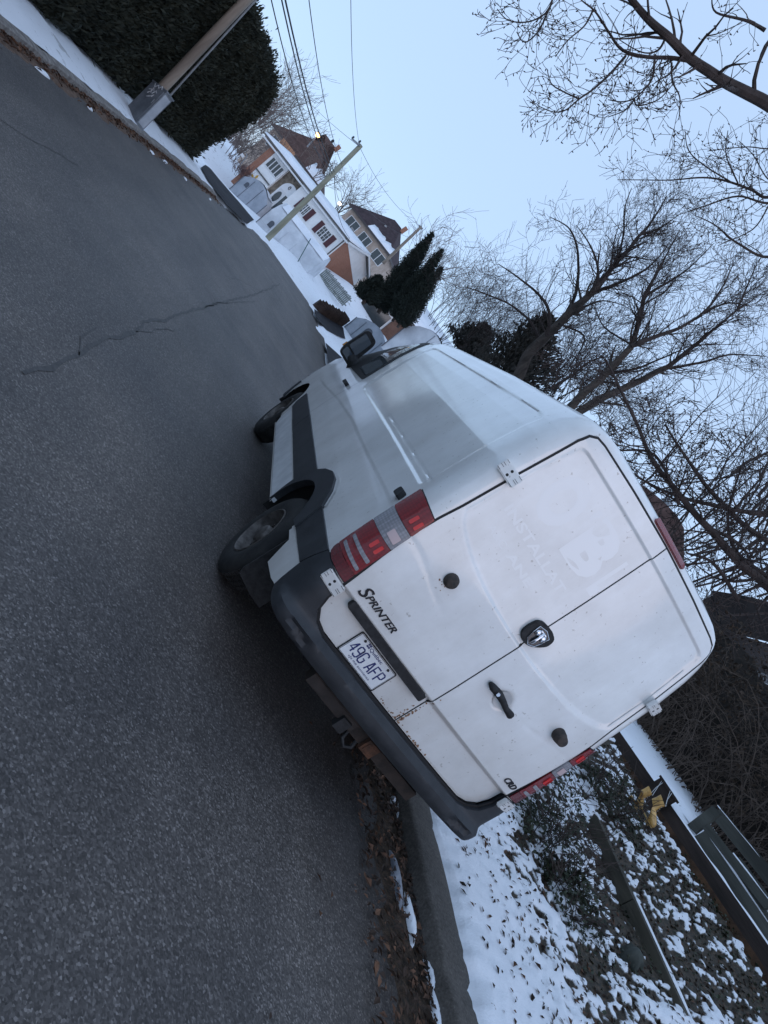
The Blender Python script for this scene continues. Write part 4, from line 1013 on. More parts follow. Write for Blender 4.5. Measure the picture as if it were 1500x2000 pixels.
def spline(pts, n):
    out = []
    for i in range(len(pts) - 1):
        p0, p1, p2, p3 = pts[max(i-1,0)], pts[i], pts[i+1], pts[min(i+2, len(pts)-1)]
        for k in range(n):
            t = k / n
            out.append(.5 * ((2*p1) + (p2 - p0)*t + (2*p0 - 5*p1 + 4*p2 - p3)*t*t + (3*p1 - p0 - 3*p2 + p3)*t**3))
    return out + [pts[-1]]
def grow(mb, p, d, L, r, lvl, rng, curl=.35, bud=None, upb=.12, rmin=.004, dens=1.):
    n = max(3, int(4 + lvl * 1.5)); pts = [p]; rad = [r]; d = d.normalized(); sd_ = L / n
    bend = Vector((rng.gauss(0,1), rng.gauss(0,1), rng.gauss(0,1))) * curl * .25
    for i in range(n):
        d = (d + bend * .4 + Vector((rng.gauss(0,1), rng.gauss(0,1), rng.gauss(0,1))) * curl * .28 + UG * upb * .5).normalized()
        p = p + d * sd_; pts.append(p); rad.append(max(rmin, r * (1 - .75 * (i + 1) / n)))
        if lvl > 0 and i >= (1 if lvl < 3 else 0):
            k = 1 if rng.random() < .85 * dens else 0
            if rng.random() < .45 * dens: k += 1
            for _ in range(k):
                s = d.orthogonal().normalized(); s = Matrix.Rotation(rng.uniform(0, 6.283), 3, d) @ s
                grow(mb, p, d * rng.uniform(.5, 1.0) + s * rng.uniform(.55, 1.0), L * rng.uniform(.38, .68), max(rmin, rad[-1] * .62), lvl - 1, rng, curl, bud, upb, rmin, dens)
    mb.tube(pts, rad, 5 if r > .02 else 3, False)
    if bud and lvl <= 1:
        for k in range(bud):
            q = pts[rng.randrange(1, len(pts))]; s = Vector((rng.gauss(0,1), rng.gauss(0,1), rng.gauss(0,1))).normalized()
            mb.tube([q, q + s * .012, q + s * .026], [.003, .0065, .002], 4, False)
def limb(mb, pxs, r0, r1, rng, depth, lvl=3, n=5, sidelen=.9, dens=1., curl=.35, bud=None, start=0., upb=.12, rmin=.004, sides=8):
    pts = spline([P(a, b, c_) if len(q) == 3 else P(q[0], q[1], depth) for q in pxs for a, b, c_ in [(q + (depth,))[:3]]], n)
    N = len(pts); rad = [r0 + (r1 - r0) * i / (N - 1) for i in range(N)]
    pts = [p + Vector((noise.noise(p * 2.1), noise.noise(p * 2.1 + Vector((9,0,0))), noise.noise(p * 2.1 + Vector((0,9,0))))) * min(rad[i] * 1.0, .035) for i, p in enumerate(pts)]
    mb.tube(pts, rad, sides)
    for i in range(int(start * N), N - 1):
        d = (pts[i+1] - pts[i]).normalized()
        for _ in range(1 + (rng.random() < .6 * dens)):
            if rng.random() > dens: continue
            s = Matrix.Rotation(rng.uniform(0, 6.283), 3, d) @ d.orthogonal().normalized()
            grow(mb, pts[i], d * rng.uniform(.4, .9) + s * rng.uniform(.6, 1.), sidelen * rng.uniform(.5, 1.1) * (1.15 - .5 * i / N), max(rmin, rad[i] * .42), lvl, rng, curl, bud, upb, rmin, dens)
    return pts
def c3(x, y): return (900 + x / 2.5, y / 2.5)
def r1(x, y): return (900 + x / 2.5, 750 + y / 2.5)
rng = random.Random(5)
# tree A
base = P(960, 810, 18)
tA = thing('bare_tree', base, 'bare tree with one straight grey trunk rising above the van roof, crown fanning out', 'tree', 'bare trees on the right')
mb = MB()
trunk = [(975,790),(1008,742)] + [c3(x, y) for x, y in ((330,1730),(440,1620),(540,1520),(640,1430),(700,1350),(760,1280),(830,1200),(900,1120),(960,1030),(1000,960))]
limb(mb, trunk[:6], .175, .085, rng, 18, 2, 5, 1.1, .5, .35, None, .55)
mb.build('trunk', bark, tA, 60)
mb = MB()
limb(mb, trunk[5:], .085, .010, rng, 18, 2, 6, 1.2, .85)
for pl_, r in (([(640,1430),(740,1395),(880,1330),(960,1260),(1010,1190)], .05), ([(500,1560),(555,1440),(570,1330),(565,1200),(520,1110),(430,1060)], .055), ([(420,1640),(430,1540),(380,1440),(270,1350),(180,1290)], .055),
              ([(390,1690),(330,1560),(220,1480),(100,1430),(20,1400)], .04), ([(525,1545),(600,1500),(690,1470),(790,1490)], .04), ([(760,1285),(790,1150),(800,1010),(830,920)], .035), ([(670,1390),(660,1280),(620,1180),(560,1100)], .04),
              ([(880,1150),(960,1120),(1060,1050)], .03), ([(470,1580),(600,1640),(560,1780),(650,1860)], .03)):
    limb(mb, [c3(*q) for q in pl_], r, .008, rng, 18 + rng.uniform(-.8, .8), 2, 5, 1.0, .60)
mb.build('crown', twig_m, tA)
# tree B: a many-stemmed tree just behind the van
base = P(1090, 850, 15)
tB = thing('bare_tree', base, 'many stemmed bare tree leaning over from just behind the van', 'tree', 'bare trees on the right')
mb = MB()
for pl_, r, r_1 in (([(470,2080),(560,1960),(700,1830),(830,1690)], .10, .07), ([(490,2100),(600,1990),(780,1900),(1000,1800)], .10, .06)):
    limb(mb, [c3(*q) for q in pl_], r, r_1, rng, 15, 1, 5, .8, .4, .3, None, .4)
mb.build('trunk', bark, tB, 60)
mb = MB()
for pl_, r in (([(830,1690),(870,1560),(900,1440),(960,1330),(1000,1250),(1060,1130)], .065), ([(830,1690),(960,1640),(1080,1590),(1180,1530),(1280,1390),(1330,1280)], .05), ([(1000,1800),(1120,1700),(1230,1610),(1340,1520),(1480,1420)], .055),
              ([(1000,1800),(1160,1770),(1320,1730),(1480,1740)], .035), ([(700,1830),(850,1800),(1000,1740),(1200,1650)], .035), ([(440,1900),(540,1830),(640,1760),(760,1740)], .04), ([(900,1440),(1010,1380),(1120,1300),(1230,1190)], .035),
              ([(1180,1530),(1300,1480),(1420,1500)], .03), ([(860,1620),(880,1500),(1000,1420),(1060,1340)], .03), ([(560,1960),(640,1880),(760,1880),(800,1990)], .03), ([(840,1690),(700,1600),(640,1480)], .025), ([(1340,1520),(1400,1380),(1440,1290)], .025)):
    limb(mb, [c3(*q) for q in pl_], r, .007, rng, 15 + rng.uniform(-1, 1), 2, 5, .95, .70)
mb.build('crown', twig_m, tB)
# tree N: its trunk stands just outside the frame on the near bank; its limbs reach over the van
tN = thing('bare_tree', (6.6, .6, 1.5), 'large near bare tree at the right edge, thick budded limbs reaching across above the van', 'tree', 'bare trees on the right')
mb = MB(); mb.tube(spline([Vector(q) for q in ((6.6,.6,1.4),(6.5,.7,2.4),(6.3,.9,3.4),(6.1,1.0,4.6),(5.9,1.2,6.2),(5.8,1.3,8))], 4), [.34 - .009 * i for i in range(21)], 12)
mb.build('trunk', bark, tN, 60)
mb = MB()
def tl(q, dd): return [(900 + a / 2.5, b / 2.5, d) for (a, b), d in zip(q, dd)]
limb(mb, [(1620,330,7.6),(1560,250,7.3),(1500,205,7),(1455,178,7),(1400,150,6.9),(1345,115,6.8),(1300,70,6.7),(1262,30,6.7),(1225,-10,6.6),(1180,-60,6.5)], .074, .022, rng, 7, 1, 5, .7, .55, .55, 1, .25, .02, .0028)
for pl_, r, dp_ in (([(1120,300),(1020,288),(900,286),(790,250),(720,160),(650,60),(590,10),(520,-60)], .024, 6.8), ([(1480,150),(1400,110),(1240,70),(1220,-20)], .020, 6.9), ([(800,280),(720,370),(640,440),(575,485),(510,540),(450,550),(375,520)], .012, 6.7),
              ([(575,485),(500,450),(440,410),(420,340)], .008, 6.7), ([(940,300),(930,380),(900,430),(840,485),(780,500),(715,490)], .011, 6.7), ([(840,485),(860,520),(960,490),(1035,410)], .008, 6.7), ([(840,490),(800,540),(715,575)], .008, 6.7), ([(1025,310),(1030,400),(1065,480),(1060,590)], .010, 6.8),
              ([(450,-20),(420,60),(330,110),(230,105),(175,50)], .010, 6.6), ([(440,20),(380,150),(310,210),(270,160)], .009, 6.6), ([(640,60),(600,130),(520,200),(460,280)], .009, 6.6), ([(1000,180),(960,250),(880,260),(760,190)], .012, 6.8)):
    limb(mb, [c3(*q) for q in pl_], r, .004, rng, dp_, 1, 6, .42, .50, .7, 1, .1, -.02, .0026, 6)
for pl_, r, dp_ in (([(1700,1150),(1500,1255),(1350,1190),(1240,1100),(1130,1050)], .022, 8.5), ([(1700,900),(1500,960),(1420,930),(1300,890),(1180,870),(1000,880),(760,880)], .022, 8.2), ([(1700,960),(1500,990),(1350,960),(1180,1010),(1060,1050)], .018, 8.2),
              ([(1310,890),(1200,820),(1110,740),(1090,640)], .009, 8.1), ([(1350,900),(1290,760),(1300,640)], .009, 8.1), ([(1600,880),(1500,880),(1420,760),(1350,690)], .010, 8.0), ([(1640,700),(1500,730),(1380,720),(1200,740)], .010, 7.9), ([(1500,1000),(1420,1120),(1250,1200)], .010, 8.2)):
    limb(mb, [c3(*q) for q in pl_], r, .004, rng, dp_, 1, 6, .52, .55, .6, 1, .1, 0., .0026, 6)
lb = [[(1620,1290,7.9),(1560,1215,7.5),(1500,1145,7.2),(1440,1095,7),(1380,1030,6.9),(1320,960,6.9),(1270,890,6.9),(1225,790,6.8),(1180,700,6.8)], [(1600,1040,7.8),(1500,1008,7.4),(1380,985,7.2),(1290,955,7.1),(1230,920,7)],
      [(1620,1110,7.8),(1500,1060,7.4),(1400,975,7.3),(1340,895,7.2),(1300,830,7.1)], [(1380,1030,6.9),(1440,1060,7),(1470,1100,7.1)], [(1325,985,6.9),(1280,890,6.9),(1210,880,6.9)], [(1440,1170,7),(1390,1100,6.9),(1340,1080,6.9)], [(1560,1160,7.4),(1450,1090,7.2),(1420,1010,7.1),(1450,900,7.1)]]
for i, q in enumerate(lb): limb(mb, q, (.060, .034, .036, .02, .02, .024, .028)[i], .008, rng, 7, 2, 6, .72, .62, .5, 1, .15, .05, .0028, 8)
mb.build('crown', twig_m, tN)
# bare shrubs and thickets
def shrub(name, px, py, d, h, spread, n, m, label, cat='shrub', seed=1, group=None, lvl=2, r=.014, rmin=.004):
    rr = random.Random(seed); b = P(px, py, d); e = thing(name, b, label, cat, group); mb = MB()
    for k in range(n):
        a = rr.uniform(0, 6.283); q = b + Vector((math.cos(a), math.sin(a), 0)) * spread * rr.random() * .5
        grow(mb, q, UG * 1.0 + Vector((math.cos(a), math.sin(a), 0)) * rr.uniform(.1, .7), h * rr.uniform(.6, 1.), r, lvl, rr, .45, None, .1, rmin)
    mb.build('branches', m, e); return e
shrub('bare_shrub', 860, 665, 30, 2.8, 3.2, 30, twig_m, 'tangled bare shrub just above the front of the van roof', seed=31)
shrub('bare_shrub', 930, 700, 26, 2.5, 3.0, 28, twig_m, 'tangled bare shrub left of the straight trunked bare tree', seed=32)
shrub('bare_shrub', 1090, 815, 17, 2.1, 2.4, 26, twig_m, 'dense twiggy shrub behind the van at the foot of the many stemmed tree', seed=33)
shrub('bare_tree', 1300, 1060, 19, 5.5, 5, 15, twig_m, 'dense twiggy tree behind the brake light, filling the gaps under the big limbs', 'tree', 71, 'bare trees on the right', 2, .03, .0045)
shrub('bare_tree', 1470, 1120, 17, 5, 4, 13, twig_m, 'low dense twiggy tree at the right edge above the brown thicket', 'tree', 72, 'bare trees on the right', 2, .03, .0045)
shrub('bare_shrub', 445, 318, 68, 5, 5.5, 16, palewood, 'brownish bare shrubbery between the cedar hedge and the white house', seed=34, rmin=.014, r=.04)
shrub('bare_shrub', 478, 262, 72, 5, 5, 16, palewood, 'greyish bare shrubbery reaching up beside the end of the cedar hedge', seed=35, rmin=.014, r=.04)
shrub('distant_tree', 505, 245, 90, 7, 3, 12, palewood, 'pale bare tree rising behind the right end of the cedar hedge', 'tree', 36, None, 2, .08, .016)
shrub('distant_tree', 655, 420, 92, 4.5, 3, 9, palewood, 'pale bare tree between the two roofs behind the white house', 'tree', 37, None, 2, .07, .016)
shrub('distant_tree', 610, 345, 82, 3, 5, 10, palewood, 'low bare brush growing along behind the snowy roof of the white house', 'shrub', 38, None, 2, .05, .014)
shrub('distant_tree', 800, 545, 62, 5.5, 1.5, 8, palewood, 'wispy pale bare tree behind the pointed cedars', 'tree', 39, None, 2, .06, .012)
shrub('distant_tree', 1480, 1010, 30, 8, 5, 12, twig_m, 'bare tree far behind at the right edge of the view', 'tree', 40, None, 2, .07, .008)
# brush bank at the right edge
br = thing('thicket', (8.6, 3, 1.8), 'dense brown thicket of tangled vines and dead leaves behind the retaining wall', 'thicket')
rr = random.Random(77); mb = MB(); lf = MB()
def crest(y): return 5.3 + .35 * noise.noise(Vector((y * .5, 3, 0))) + .3 * noise.noise(Vector((y * 1.6, 8, 0))) - .055 * (y - 4)
for k in range(1700):
    y = rr.uniform(-1, 15); x = rr.uniform(7.2, 10.5) + max(0, y - 9) * .1; z0 = g1(x, y); p = Vector((x, y, z0)); H = (crest(y) - z0) * rr.uniform(.35, 1.02) * (.45 + .55 * min(1, (x - 6.9) / 1.6))
    a = rr.uniform(0, 6.283); d = Vector((math.cos(a) * .35, math.sin(a) * .35, 1)).normalized(); pts = [p]
    st = H * 1.25 / 8; 
    for i in range(8):
        d = (d + Vector((rr.gauss(0, .22), rr.gauss(0, .22), -.13 * i * .35 + rr.gauss(0, .1)))).normalized(); p = p + d * st; pts.append(p)
    r = rr.uniform(.004, .012); mb.tube(pts, [r * (1 - .07 * i) for i in range(9)], 3, False)
    for _ in range(3):
        q = pts[rr.randrange(3, 9)]; dd = Vector((rr.gauss(0,1), rr.gauss(0,1), rr.gauss(.1,.7))).normalized()
        mb.tube([q, q + dd * .22, q + dd * .4 + Vector((rr.gauss(0,.08), rr.gauss(0,.08), rr.gauss(-.03,.08)))], [.004, .003, .002], 3, False)
o = mb.build('vines', [varied('vine', (.045,.033,.026), (.13,.096,.076), 3, .9)], br)
for k in range(26000):
    y = rr.uniform(-1, 15); x = rr.uniform(7.3, 10.6) + max(0, y - 9) * .1; z0 = g1(x, y); t_ = rr.random(); z = z0 + (crest(y) - z0) * (t_ ** .8) * .93 * (.45 + .55 * min(1, (x - 6.9) / 1.6))
    if noise.noise(Vector((x * 1.3, y * 1.3, z * 1.3))) < -.22: continue
    leafcard(lf, (x, y, z), rr.uniform(.025, .075), rr, 1.2, .5)
lf.build('dead_leaves', brush_m, br)
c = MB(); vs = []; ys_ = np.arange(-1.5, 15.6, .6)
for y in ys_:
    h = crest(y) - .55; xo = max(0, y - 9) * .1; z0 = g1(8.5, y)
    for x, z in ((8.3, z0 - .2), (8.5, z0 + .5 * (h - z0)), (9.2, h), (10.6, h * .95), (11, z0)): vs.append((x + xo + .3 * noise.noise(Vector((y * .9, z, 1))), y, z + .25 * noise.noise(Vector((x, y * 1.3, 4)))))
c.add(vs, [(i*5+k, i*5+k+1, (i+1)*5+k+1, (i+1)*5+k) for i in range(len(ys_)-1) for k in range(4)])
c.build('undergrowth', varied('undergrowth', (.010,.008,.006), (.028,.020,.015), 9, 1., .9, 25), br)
# low evergreen shrubs on the bank beside the van
def ivybush(px, py, x, r, h, label, seed):
    b = PX(px, py, x); z = g1(b.x, b.y); rr = random.Random(seed); e = thing('ivy_shrub', (b.x, b.y, z), label, 'shrub', 'dark shrubs on the bank'); mb = MB(); st_ = MB()
    for k in range(int(2300 * r)):
        a = rr.uniform(0, 6.283); q = r * rr.random() ** .5; zz = h * (1 - (q / r) ** 2) * rr.uniform(.15, 1.05)
        leafcard(mb, (b.x + q * math.cos(a), b.y + q * 1.5 * math.sin(a), z + .08 + zz), rr.uniform(.014, .034), rr, .9, .55)
    for k in range(26):
        a = rr.uniform(0, 6.283); d = Vector((math.cos(a) * .6, math.sin(a) * .8, 1))
        grow(st_, Vector((b.x, b.y, z)) + Vector((math.cos(a), math.sin(a), 0)) * r * .4, d, h * 1.2, .006, 1, rr, .5, None, 0., .003)
    mb.build('foliage', ivy_m, e); st_.build('stems', twig_m, e)
ivybush(1085, 1535, 3.3, .55, .50, 'dark leafy shrub close beside the van tail light', 51)
ivybush(1110, 1640, 3.1, .42, .34, 'dark leafy shrub at the far end of the timber edging', 52)
ivybush(1165, 1735, 3.1, .34, .26, 'low dark shrub in front of the timber edging', 53)
ivybush(1185, 1570, 4.5, .42, .42, 'dark shrub below the post with the skates', 54)

# ------------------------------------------------------------------ poles, cabinet, wires
polew = varied('pole_wood', (.20, .165, .135), (.36, .305, .25), 4, .9, .4, 30, (1, 1, .06)); galv = varied('galvanised', (.22, .24, .26), (.34, .36, .38), 8, .5, metal=.3)
b1 = P(262, 233, 15.0); b1.z = .03; top1 = b1 + (P(475, 0, 14.6) - P(300, 184, 14.9)).normalized() * 9.3
e = thing('utility_pole', b1, 'near brown wooden utility pole with a grey cabinet at its foot', 'utility pole')
MB().tube([b1, b1.lerp(top1, .4), b1.lerp(top1, .75)], [.110, .104, .095], 16).build('pole', polew, e, 60)
MB().tube([b1 + Vector((.10, -.13, .9)), b1.lerp(top1, .6) + Vector((.10, -.13, 0))], .022, 8).build('conduit', varied('grey_conduit', (.16,.17,.18), (.24,.25,.26), 6, .5), e, 60)
cab = thing('utility_cabinet', b1, 'grey metal utility cabinet tagged with white graffiti against the near pole', 'cabinet')
fx_ = (P(272,254,14.4) - P(240,219,14.7)).normalized(); ud = (P(332,194,14.4) - P(272,254,14.4)); H = ud.length; ud.normalize(); fx_ = (fx_ - ud * fx_.dot(ud)).normalized(); dn = ud.cross(fx_)
o0 = P(240, 219, 14.7)
if dn.y < 0: dn = -dn
greyp = varied('cabinet_grey', (.13, .148, .168), (.21, .23, .255), 5, .45, .1, 30)
def cabx(a, b_, c): return o0 + fx_ * a + ud * b_ + dn * c
W_ = .54
mb = MB(); mb.add([cabx(a, b_, c) for c in (0, .22) for a, b_ in ((0,-.1),(W_,-.1),(W_,H),(0,H))], [(0,1,2,3),(7,6,5,4),(0,4,5,1),(1,5,6,2),(2,6,7,3),(3,7,4,0)]); mb.build('housing', greyp, cab)
mb = MB(); mb.add([cabx(a, b_, c) for c in (-.016, 0) for a, b_ in ((.03,.04),(W_-.03,.04),(W_-.03,H-.04),(.03,H-.04))], [(0,1,2,3),(0,4,5,1),(1,5,6,2),(2,6,7,3),(3,7,4,0)]); mb.build('door', greyp, cab)
mb = MB(); mb.add([cabx(a, b_, c) for c in (-.01, .24) for a, b_ in ((-.015,H),(W_+.015,H),(W_+.015,H+.03),(-.015,H+.03))], [(0,1,2,3),(7,6,5,4),(0,4,5,1),(1,5,6,2),(2,6,7,3),(3,7,4,0)]); mb.build('lid', greyp, cab)
mb = MB(); mb.add([cabx(W_+.004, b_, c) for c in (.02, .20) for b_ in (.05, H-.05)], [(0,1,3,2)]); mb.build('lit_side', varied('lit_side_grey', (.30,.33,.37), (.42,.45,.49), 5, .5), cab)  # brighter light on the cabinet's side put into a paler sheet
mb = MB()
for s_ in ([(.16,.62),(.22,.70),(.20,.78),(.28,.72)], [(.22,.55),(.30,.60),(.36,.66),(.34,.60)], [(.14,.86),(.20,.80),(.26,.88),(.31,.82),(.37,.90),(.42,.84)], [(.28,.66),(.33,.76),(.38,.72)], [(.12,.70),(.18,.73),(.24,.66)]):
    mb.tube([cabx(a, b_, -.018) for a, b_ in s_], .009, 5)
mb.build('graffiti', varied('graffiti', (.42,.44,.46), (.62,.63,.64), 15, .7), cab)
mb = MB(); mb.tube([cabx(.47,.50,-.02), cabx(.47,.60,-.02)], .012, 6); mb.build('latch', galv, cab)
b2 = P(520, 472, 40.5); top2 = P(705, 285, 40.5)
greenpole = varied('greenish_pole', (.20, .20, .15), (.33, .33, .25), 4, .9, .3, 30, (1, 1, .06))
e = thing('utility_pole', b2, 'greenish leaning wooden utility pole in front of the white house', 'utility pole')
MB().tube([b2 - Vector((0,0,.3)), b2.lerp(top2, .5), top2], [.175, .155, .13], 14).build('pole', greenpole, e, 60)
mb = MB(); mb.tube([P(703,286,40.3), P(694,278,40.3), P(687,272,40.3)], .05, 6); mb.build('bracket', galv, e)
for px, py in ((700, 280), (687, 272)):
    q = P(px, py, 40.3); MB().lathe([(.03,0),(.07,.05),(.05,.09),(.07,.13),(.03,.18),(0,.19)], q, UG, 10).build('insulator', mat('insulator', (.05,.06,.07), .3), e, 50)
b3 = P(748, 515, 66); top3 = P(822, 444, 66)
e = thing('utility_pole', b3, 'distant pale utility pole standing behind the pointed cedars', 'utility pole')
MB().tube([b3, top3], [.16, .13], 10).build('pole', polew, e, 60); MB().tube([P(818,441,66), P(825,448,66)], .08, 6).build('crossarm', galv, e)
wire_m = mat('wire', (.03, .032, .036), .7)
def wire(name, a, b, sag, r, label, group='overhead wires', n=16):
    pts = [a.lerp(b, i / n) - UG * sag * 4 * (i / n) * (1 - i / n) for i in range(n + 1)]
    mb = MB().tube(pts, r, 5); tag(mb.build(name, wire_m, None, 60), label, 'wire', group)
t1 = lambda s: b1.lerp(top1, s); t2 = lambda s: b2.lerp(top2, s)
w1 = [(t1(.67), t2(.985), .2, .010, 'thin top wire between the near pole and the greenish pole'),
      (t1(.52) + Vector((.1,0,0)), t2(.80), .25, .012, 'wire just below the top wire, running to the greenish pole'),
      (t1(.45) + Vector((.1,0,0)), t2(.72), .2, .022, 'thick cable running from the near pole to the middle of the greenish pole'),
      (t1(.44) + Vector((.12,0,0)), t2(.70), .22, .018, 'second cable just below the thick cable'),
      (t1(.415) + Vector((.1,.1,0)), t2(.68), .3, .014, 'lowest slack cable on the near pole')]
for a, b_, s_, r, l_ in w1: wire('overhead_wire', a, b_, s_, r, l_)
for i, (p0, p1, l_) in enumerate((((t2(.985)), P(822,444,66), 'thin wire from the top of the greenish pole to the distant pole'), (t2(.72), P(800,466,66), 'cable from the greenish pole down to the distant pole'), (t2(.70), P(720,405,84), 'cable from the greenish pole to the beige house'), (t2(.72), P(688,472,59), 'service cable from the greenish pole to the corner of the white house'),
                                 (t2(.72), P(512,130,95), 'long cable passing left above the roof of the white house'), (t2(.985), P(560,140,95), 'faint wire running left from the top of the greenish pole'))):
    wire('overhead_wire', p0, p1, .5, .012 if i != 3 else .016, l_)
mb = MB(); c = t1(.52).lerp(t2(.80), .72) - UG * .25; mb.ico(c, .07, 2, (1, 1, 1.3)); tag(mb.build('cable_closure', wire_m, None, 60), 'small black closure hanging on the wire near the greenish pole', 'closure')
def lamp(px, py, d, base, label, r, bulb):
    e = thing('street_lamp', P(*base, d), label, 'street lamp', 'lit street lamps'); h = P(px, py, d)
    pb = P(*base, d); pt = pb.lerp(h, .97) - (h - pb).normalized() * .0
    MB().tube([pb, pt, h], [.09, .06, .05], 8).build('pole', galv, e, 60)
    m = mat('lamp_glow', (1, .8, .5), emit=bulb, es=5)
    mb = MB(); ax = (P(px + 6, py - 5, d) - h).normalized() if r >= .3 else UG
    mb.lathe([(0, -r), (r*.6, -r*.8), (r, 0), (r*.6, r*.8), (0, r)], h, ax, 14); mb.build('lamp', m, e, 60)
    MB().lathe([(r*1.15, r*.3), (r*.8, r*1.0), (0, r*1.2)], h, UG, 14).build('hood', galv, e, 60)
lamp(621, 265, 80, (600, 288), 'street lamp glowing warm yellow in front of the brown hip roof', .30, (1, .50, .12))
lamp(664, 398, 88, (640, 425), 'street lamp glowing cream white behind the ridge of the white house', .24, (1, .80, .50))

# ------------------------------------------------------------------ houses
class Frame:                                          # an upright wall plane: a along it, b up it, c into the building
    def __init__(s, px, py, d, yaw):
        s.o = P(px, py, d); h = Vector(ray(px, py)); h = (h - UG * h.dot(UG)).normalized(); r0 = h.cross(UG).normalized()
        y = math.radians(yaw); s.r = r0 * math.cos(y) - h * math.sin(y); s.u = UG.copy(); s.d = s.u.cross(s.r)
        s.n = s.d
    def ab(s, px, py, c=0.):
        r = Vector(ray(px, py)); o = s.o + s.d * c; t = (o - Vector(CC)).dot(s.n) / r.dot(s.n); q = Vector(CC) + r * t - o
        return q.dot(s.r), q.dot(s.u)
    def pt(s, a, b, c=0.): return s.o + s.r * a + s.u * b + s.d * c
    def slab(s, mb, poly, c0, c1):                    # polygon in (a,b), from c0 (front) to c1
        return mb.poly_prism([s.pt(a, b, c0) for a, b in poly], s.d * (c1 - c0))
    def rect(s, mb, a0, a1, b0, b1, c0, c1): return s.slab(mb, [(a0,b0),(a1,b0),(a1,b1),(a0,b1)], c0, c1)
def z5(x, y): return (420 + x / 5, 220 + y / 5)
def z6(x, y): return (620 + x / 5, 380 + y / 5)
siding = varied('white_siding', (.76,.76,.75), (.84,.84,.83), 1.5, .6); t = NT(siding)
wv = t.n('TexWave', Scale=3.2); wv.bands_direction = 'Z'; t.l(t.coord(), wv.inputs['Vector']); t.bump(wv.outputs['Fac'], .35, .02)
def brickm(name, c1, c2):
    m = mat(name, c1, .9); t = NT(m); b = t.n('TexBrick', Scale=1.0); b.inputs['Color1'].default_value = (*c1, 1); b.inputs['Color2'].default_value = (*c2, 1); b.inputs['Mortar'].default_value = (.30,.26,.23,1)
    b.inputs['Brick Width'].default_value = .24; b.inputs['Row Height'].default_value = .08; b.inputs['Mortar Size'].default_value = .008
    s = t.n('SeparateXYZ'); t.l(t.coord(), s.inputs[0]); cb = t.n('CombineXYZ'); t.l(t.math('ADD', s.outputs[0], s.outputs[1]), cb.inputs[0]); t.l(s.outputs[2], cb.inputs[1]); t.l(cb.outputs[0], b.inputs['Vector'])
    t.col(t.mix(.5, b.outputs['Color'], t.ramp(t.noise(1.2, 4), [(.3, c1), (.7, c2)]))); return m
brick = brickm('orange_brick', (.26,.105,.06), (.36,.16,.10)); stone = varied('field_stone', (.10,.08,.06), (.27,.22,.17), 3.5, .9, .5, 9)
beige = varied('beige_brick', (.34,.27,.22), (.46,.38,.32), 2, .85); trim = mat('white_trim', (.72,.72,.72), .5); shut = mat('maroon_shutter', (.085,.025,.03), .6)
pane_m = mat('window_glass', (.035,.045,.05), .06, spec=.7); brshing = varied('brown_shingle', (.060,.034,.030), (.12,.072,.062), 2.2, .9, .4, 22); dkshing = varied('dark_shingle', (.028,.018,.022), (.065,.044,.05), 2.2, .9, .4, 22)
roofsnow = varied('roof_snow', (.70,.74,.80), (.84,.86,.90), .8, .7, .25, 4, lo=.3, hi=.6)
soffit = mat('soffit', (.10,.095,.09), .7)
def window(F, parent, a0, a1, b0, b1, nx=2, ny=3, c=-.02, sashes=2, gx=2):
    mb = MB()
    F.rect(mb, a0, a1, b1 - .06, b1, c - .06, c); F.rect(mb, a0, a1, b0, b0 + .06, c - .06, c)
    w = (a1 - a0) / sashes
    for i in range(sashes + 1):
        x = a0 + w * i; F.rect(mb, x - .035, x + .035, b0 + .06, b1 - .06, c - .06, c)
    for i in range(sashes):
        for k in range(1, gx): x = a0 + w * i + w * k / gx; F.rect(mb, x - .012, x + .012, b0 + .06, b1 - .06, c - .045, c)
        for k in range(1, ny): z = b0 + (b1 - b0) * k / ny; F.rect(mb, a0 + w * i + .035, a0 + w * (i+1) - .035, z - .012, z + .012, c - .044, c)
    o = mb.build('window', trim, parent)
    mb = MB(); F.rect(mb, a0 + .03, a1 - .03, b0 + .03, b1 - .03, c - .02, c + .01); mb.build('pane', pane_m, o); return o
# --- white house at the street's end
F = Frame(*z5(1300, 1245), 58, 26)
H1 = thing('white_house', F.pt(-5, -3, 4), 'long white bungalow with maroon shutters, brick ends and an arched stone entry', 'house')
A = lambda x, y: F.ab(*z5(x, y))
aL = A(545, 340)[0]; aB1 = A(595, 385)[0]; aS0 = A(715, 560)[0]; aS1 = A(870, 725)[0]; bT = .0
bBot = -4.6
mb = MB(); F.rect(mb, aL, aB1, bBot, bT, .02, 7); mb.build('brick_end', brick, H1)
mb = MB(); F.rect(mb, aB1, aS0, bBot, bT, .06, 7); mb.build('wall', siding, H1)
mb = MB(); F.rect(mb, aS0, aS1, bBot, bT, .30, 7); mb.build('stone_wall', stone, H1)
bo = A(1095, 1450)[1]
mb = MB(); F.rect(mb, aS1, 0, bo, bT, -.25, 7.002); mb.build('wall', siding, H1)
mb = MB(); F.rect(mb, aS1 + .02, -.02, bo - .14, bo, -.24, .2); F.rect(mb, -.09, .02, bo, bT, -.275, -.25); mb.build('floor_edge', soffit, H1)
mb = MB(); F.rect(mb, aS1, 0, bBot, bo - .14, .10, 7); mb.build('basement_wall', brick, H1)
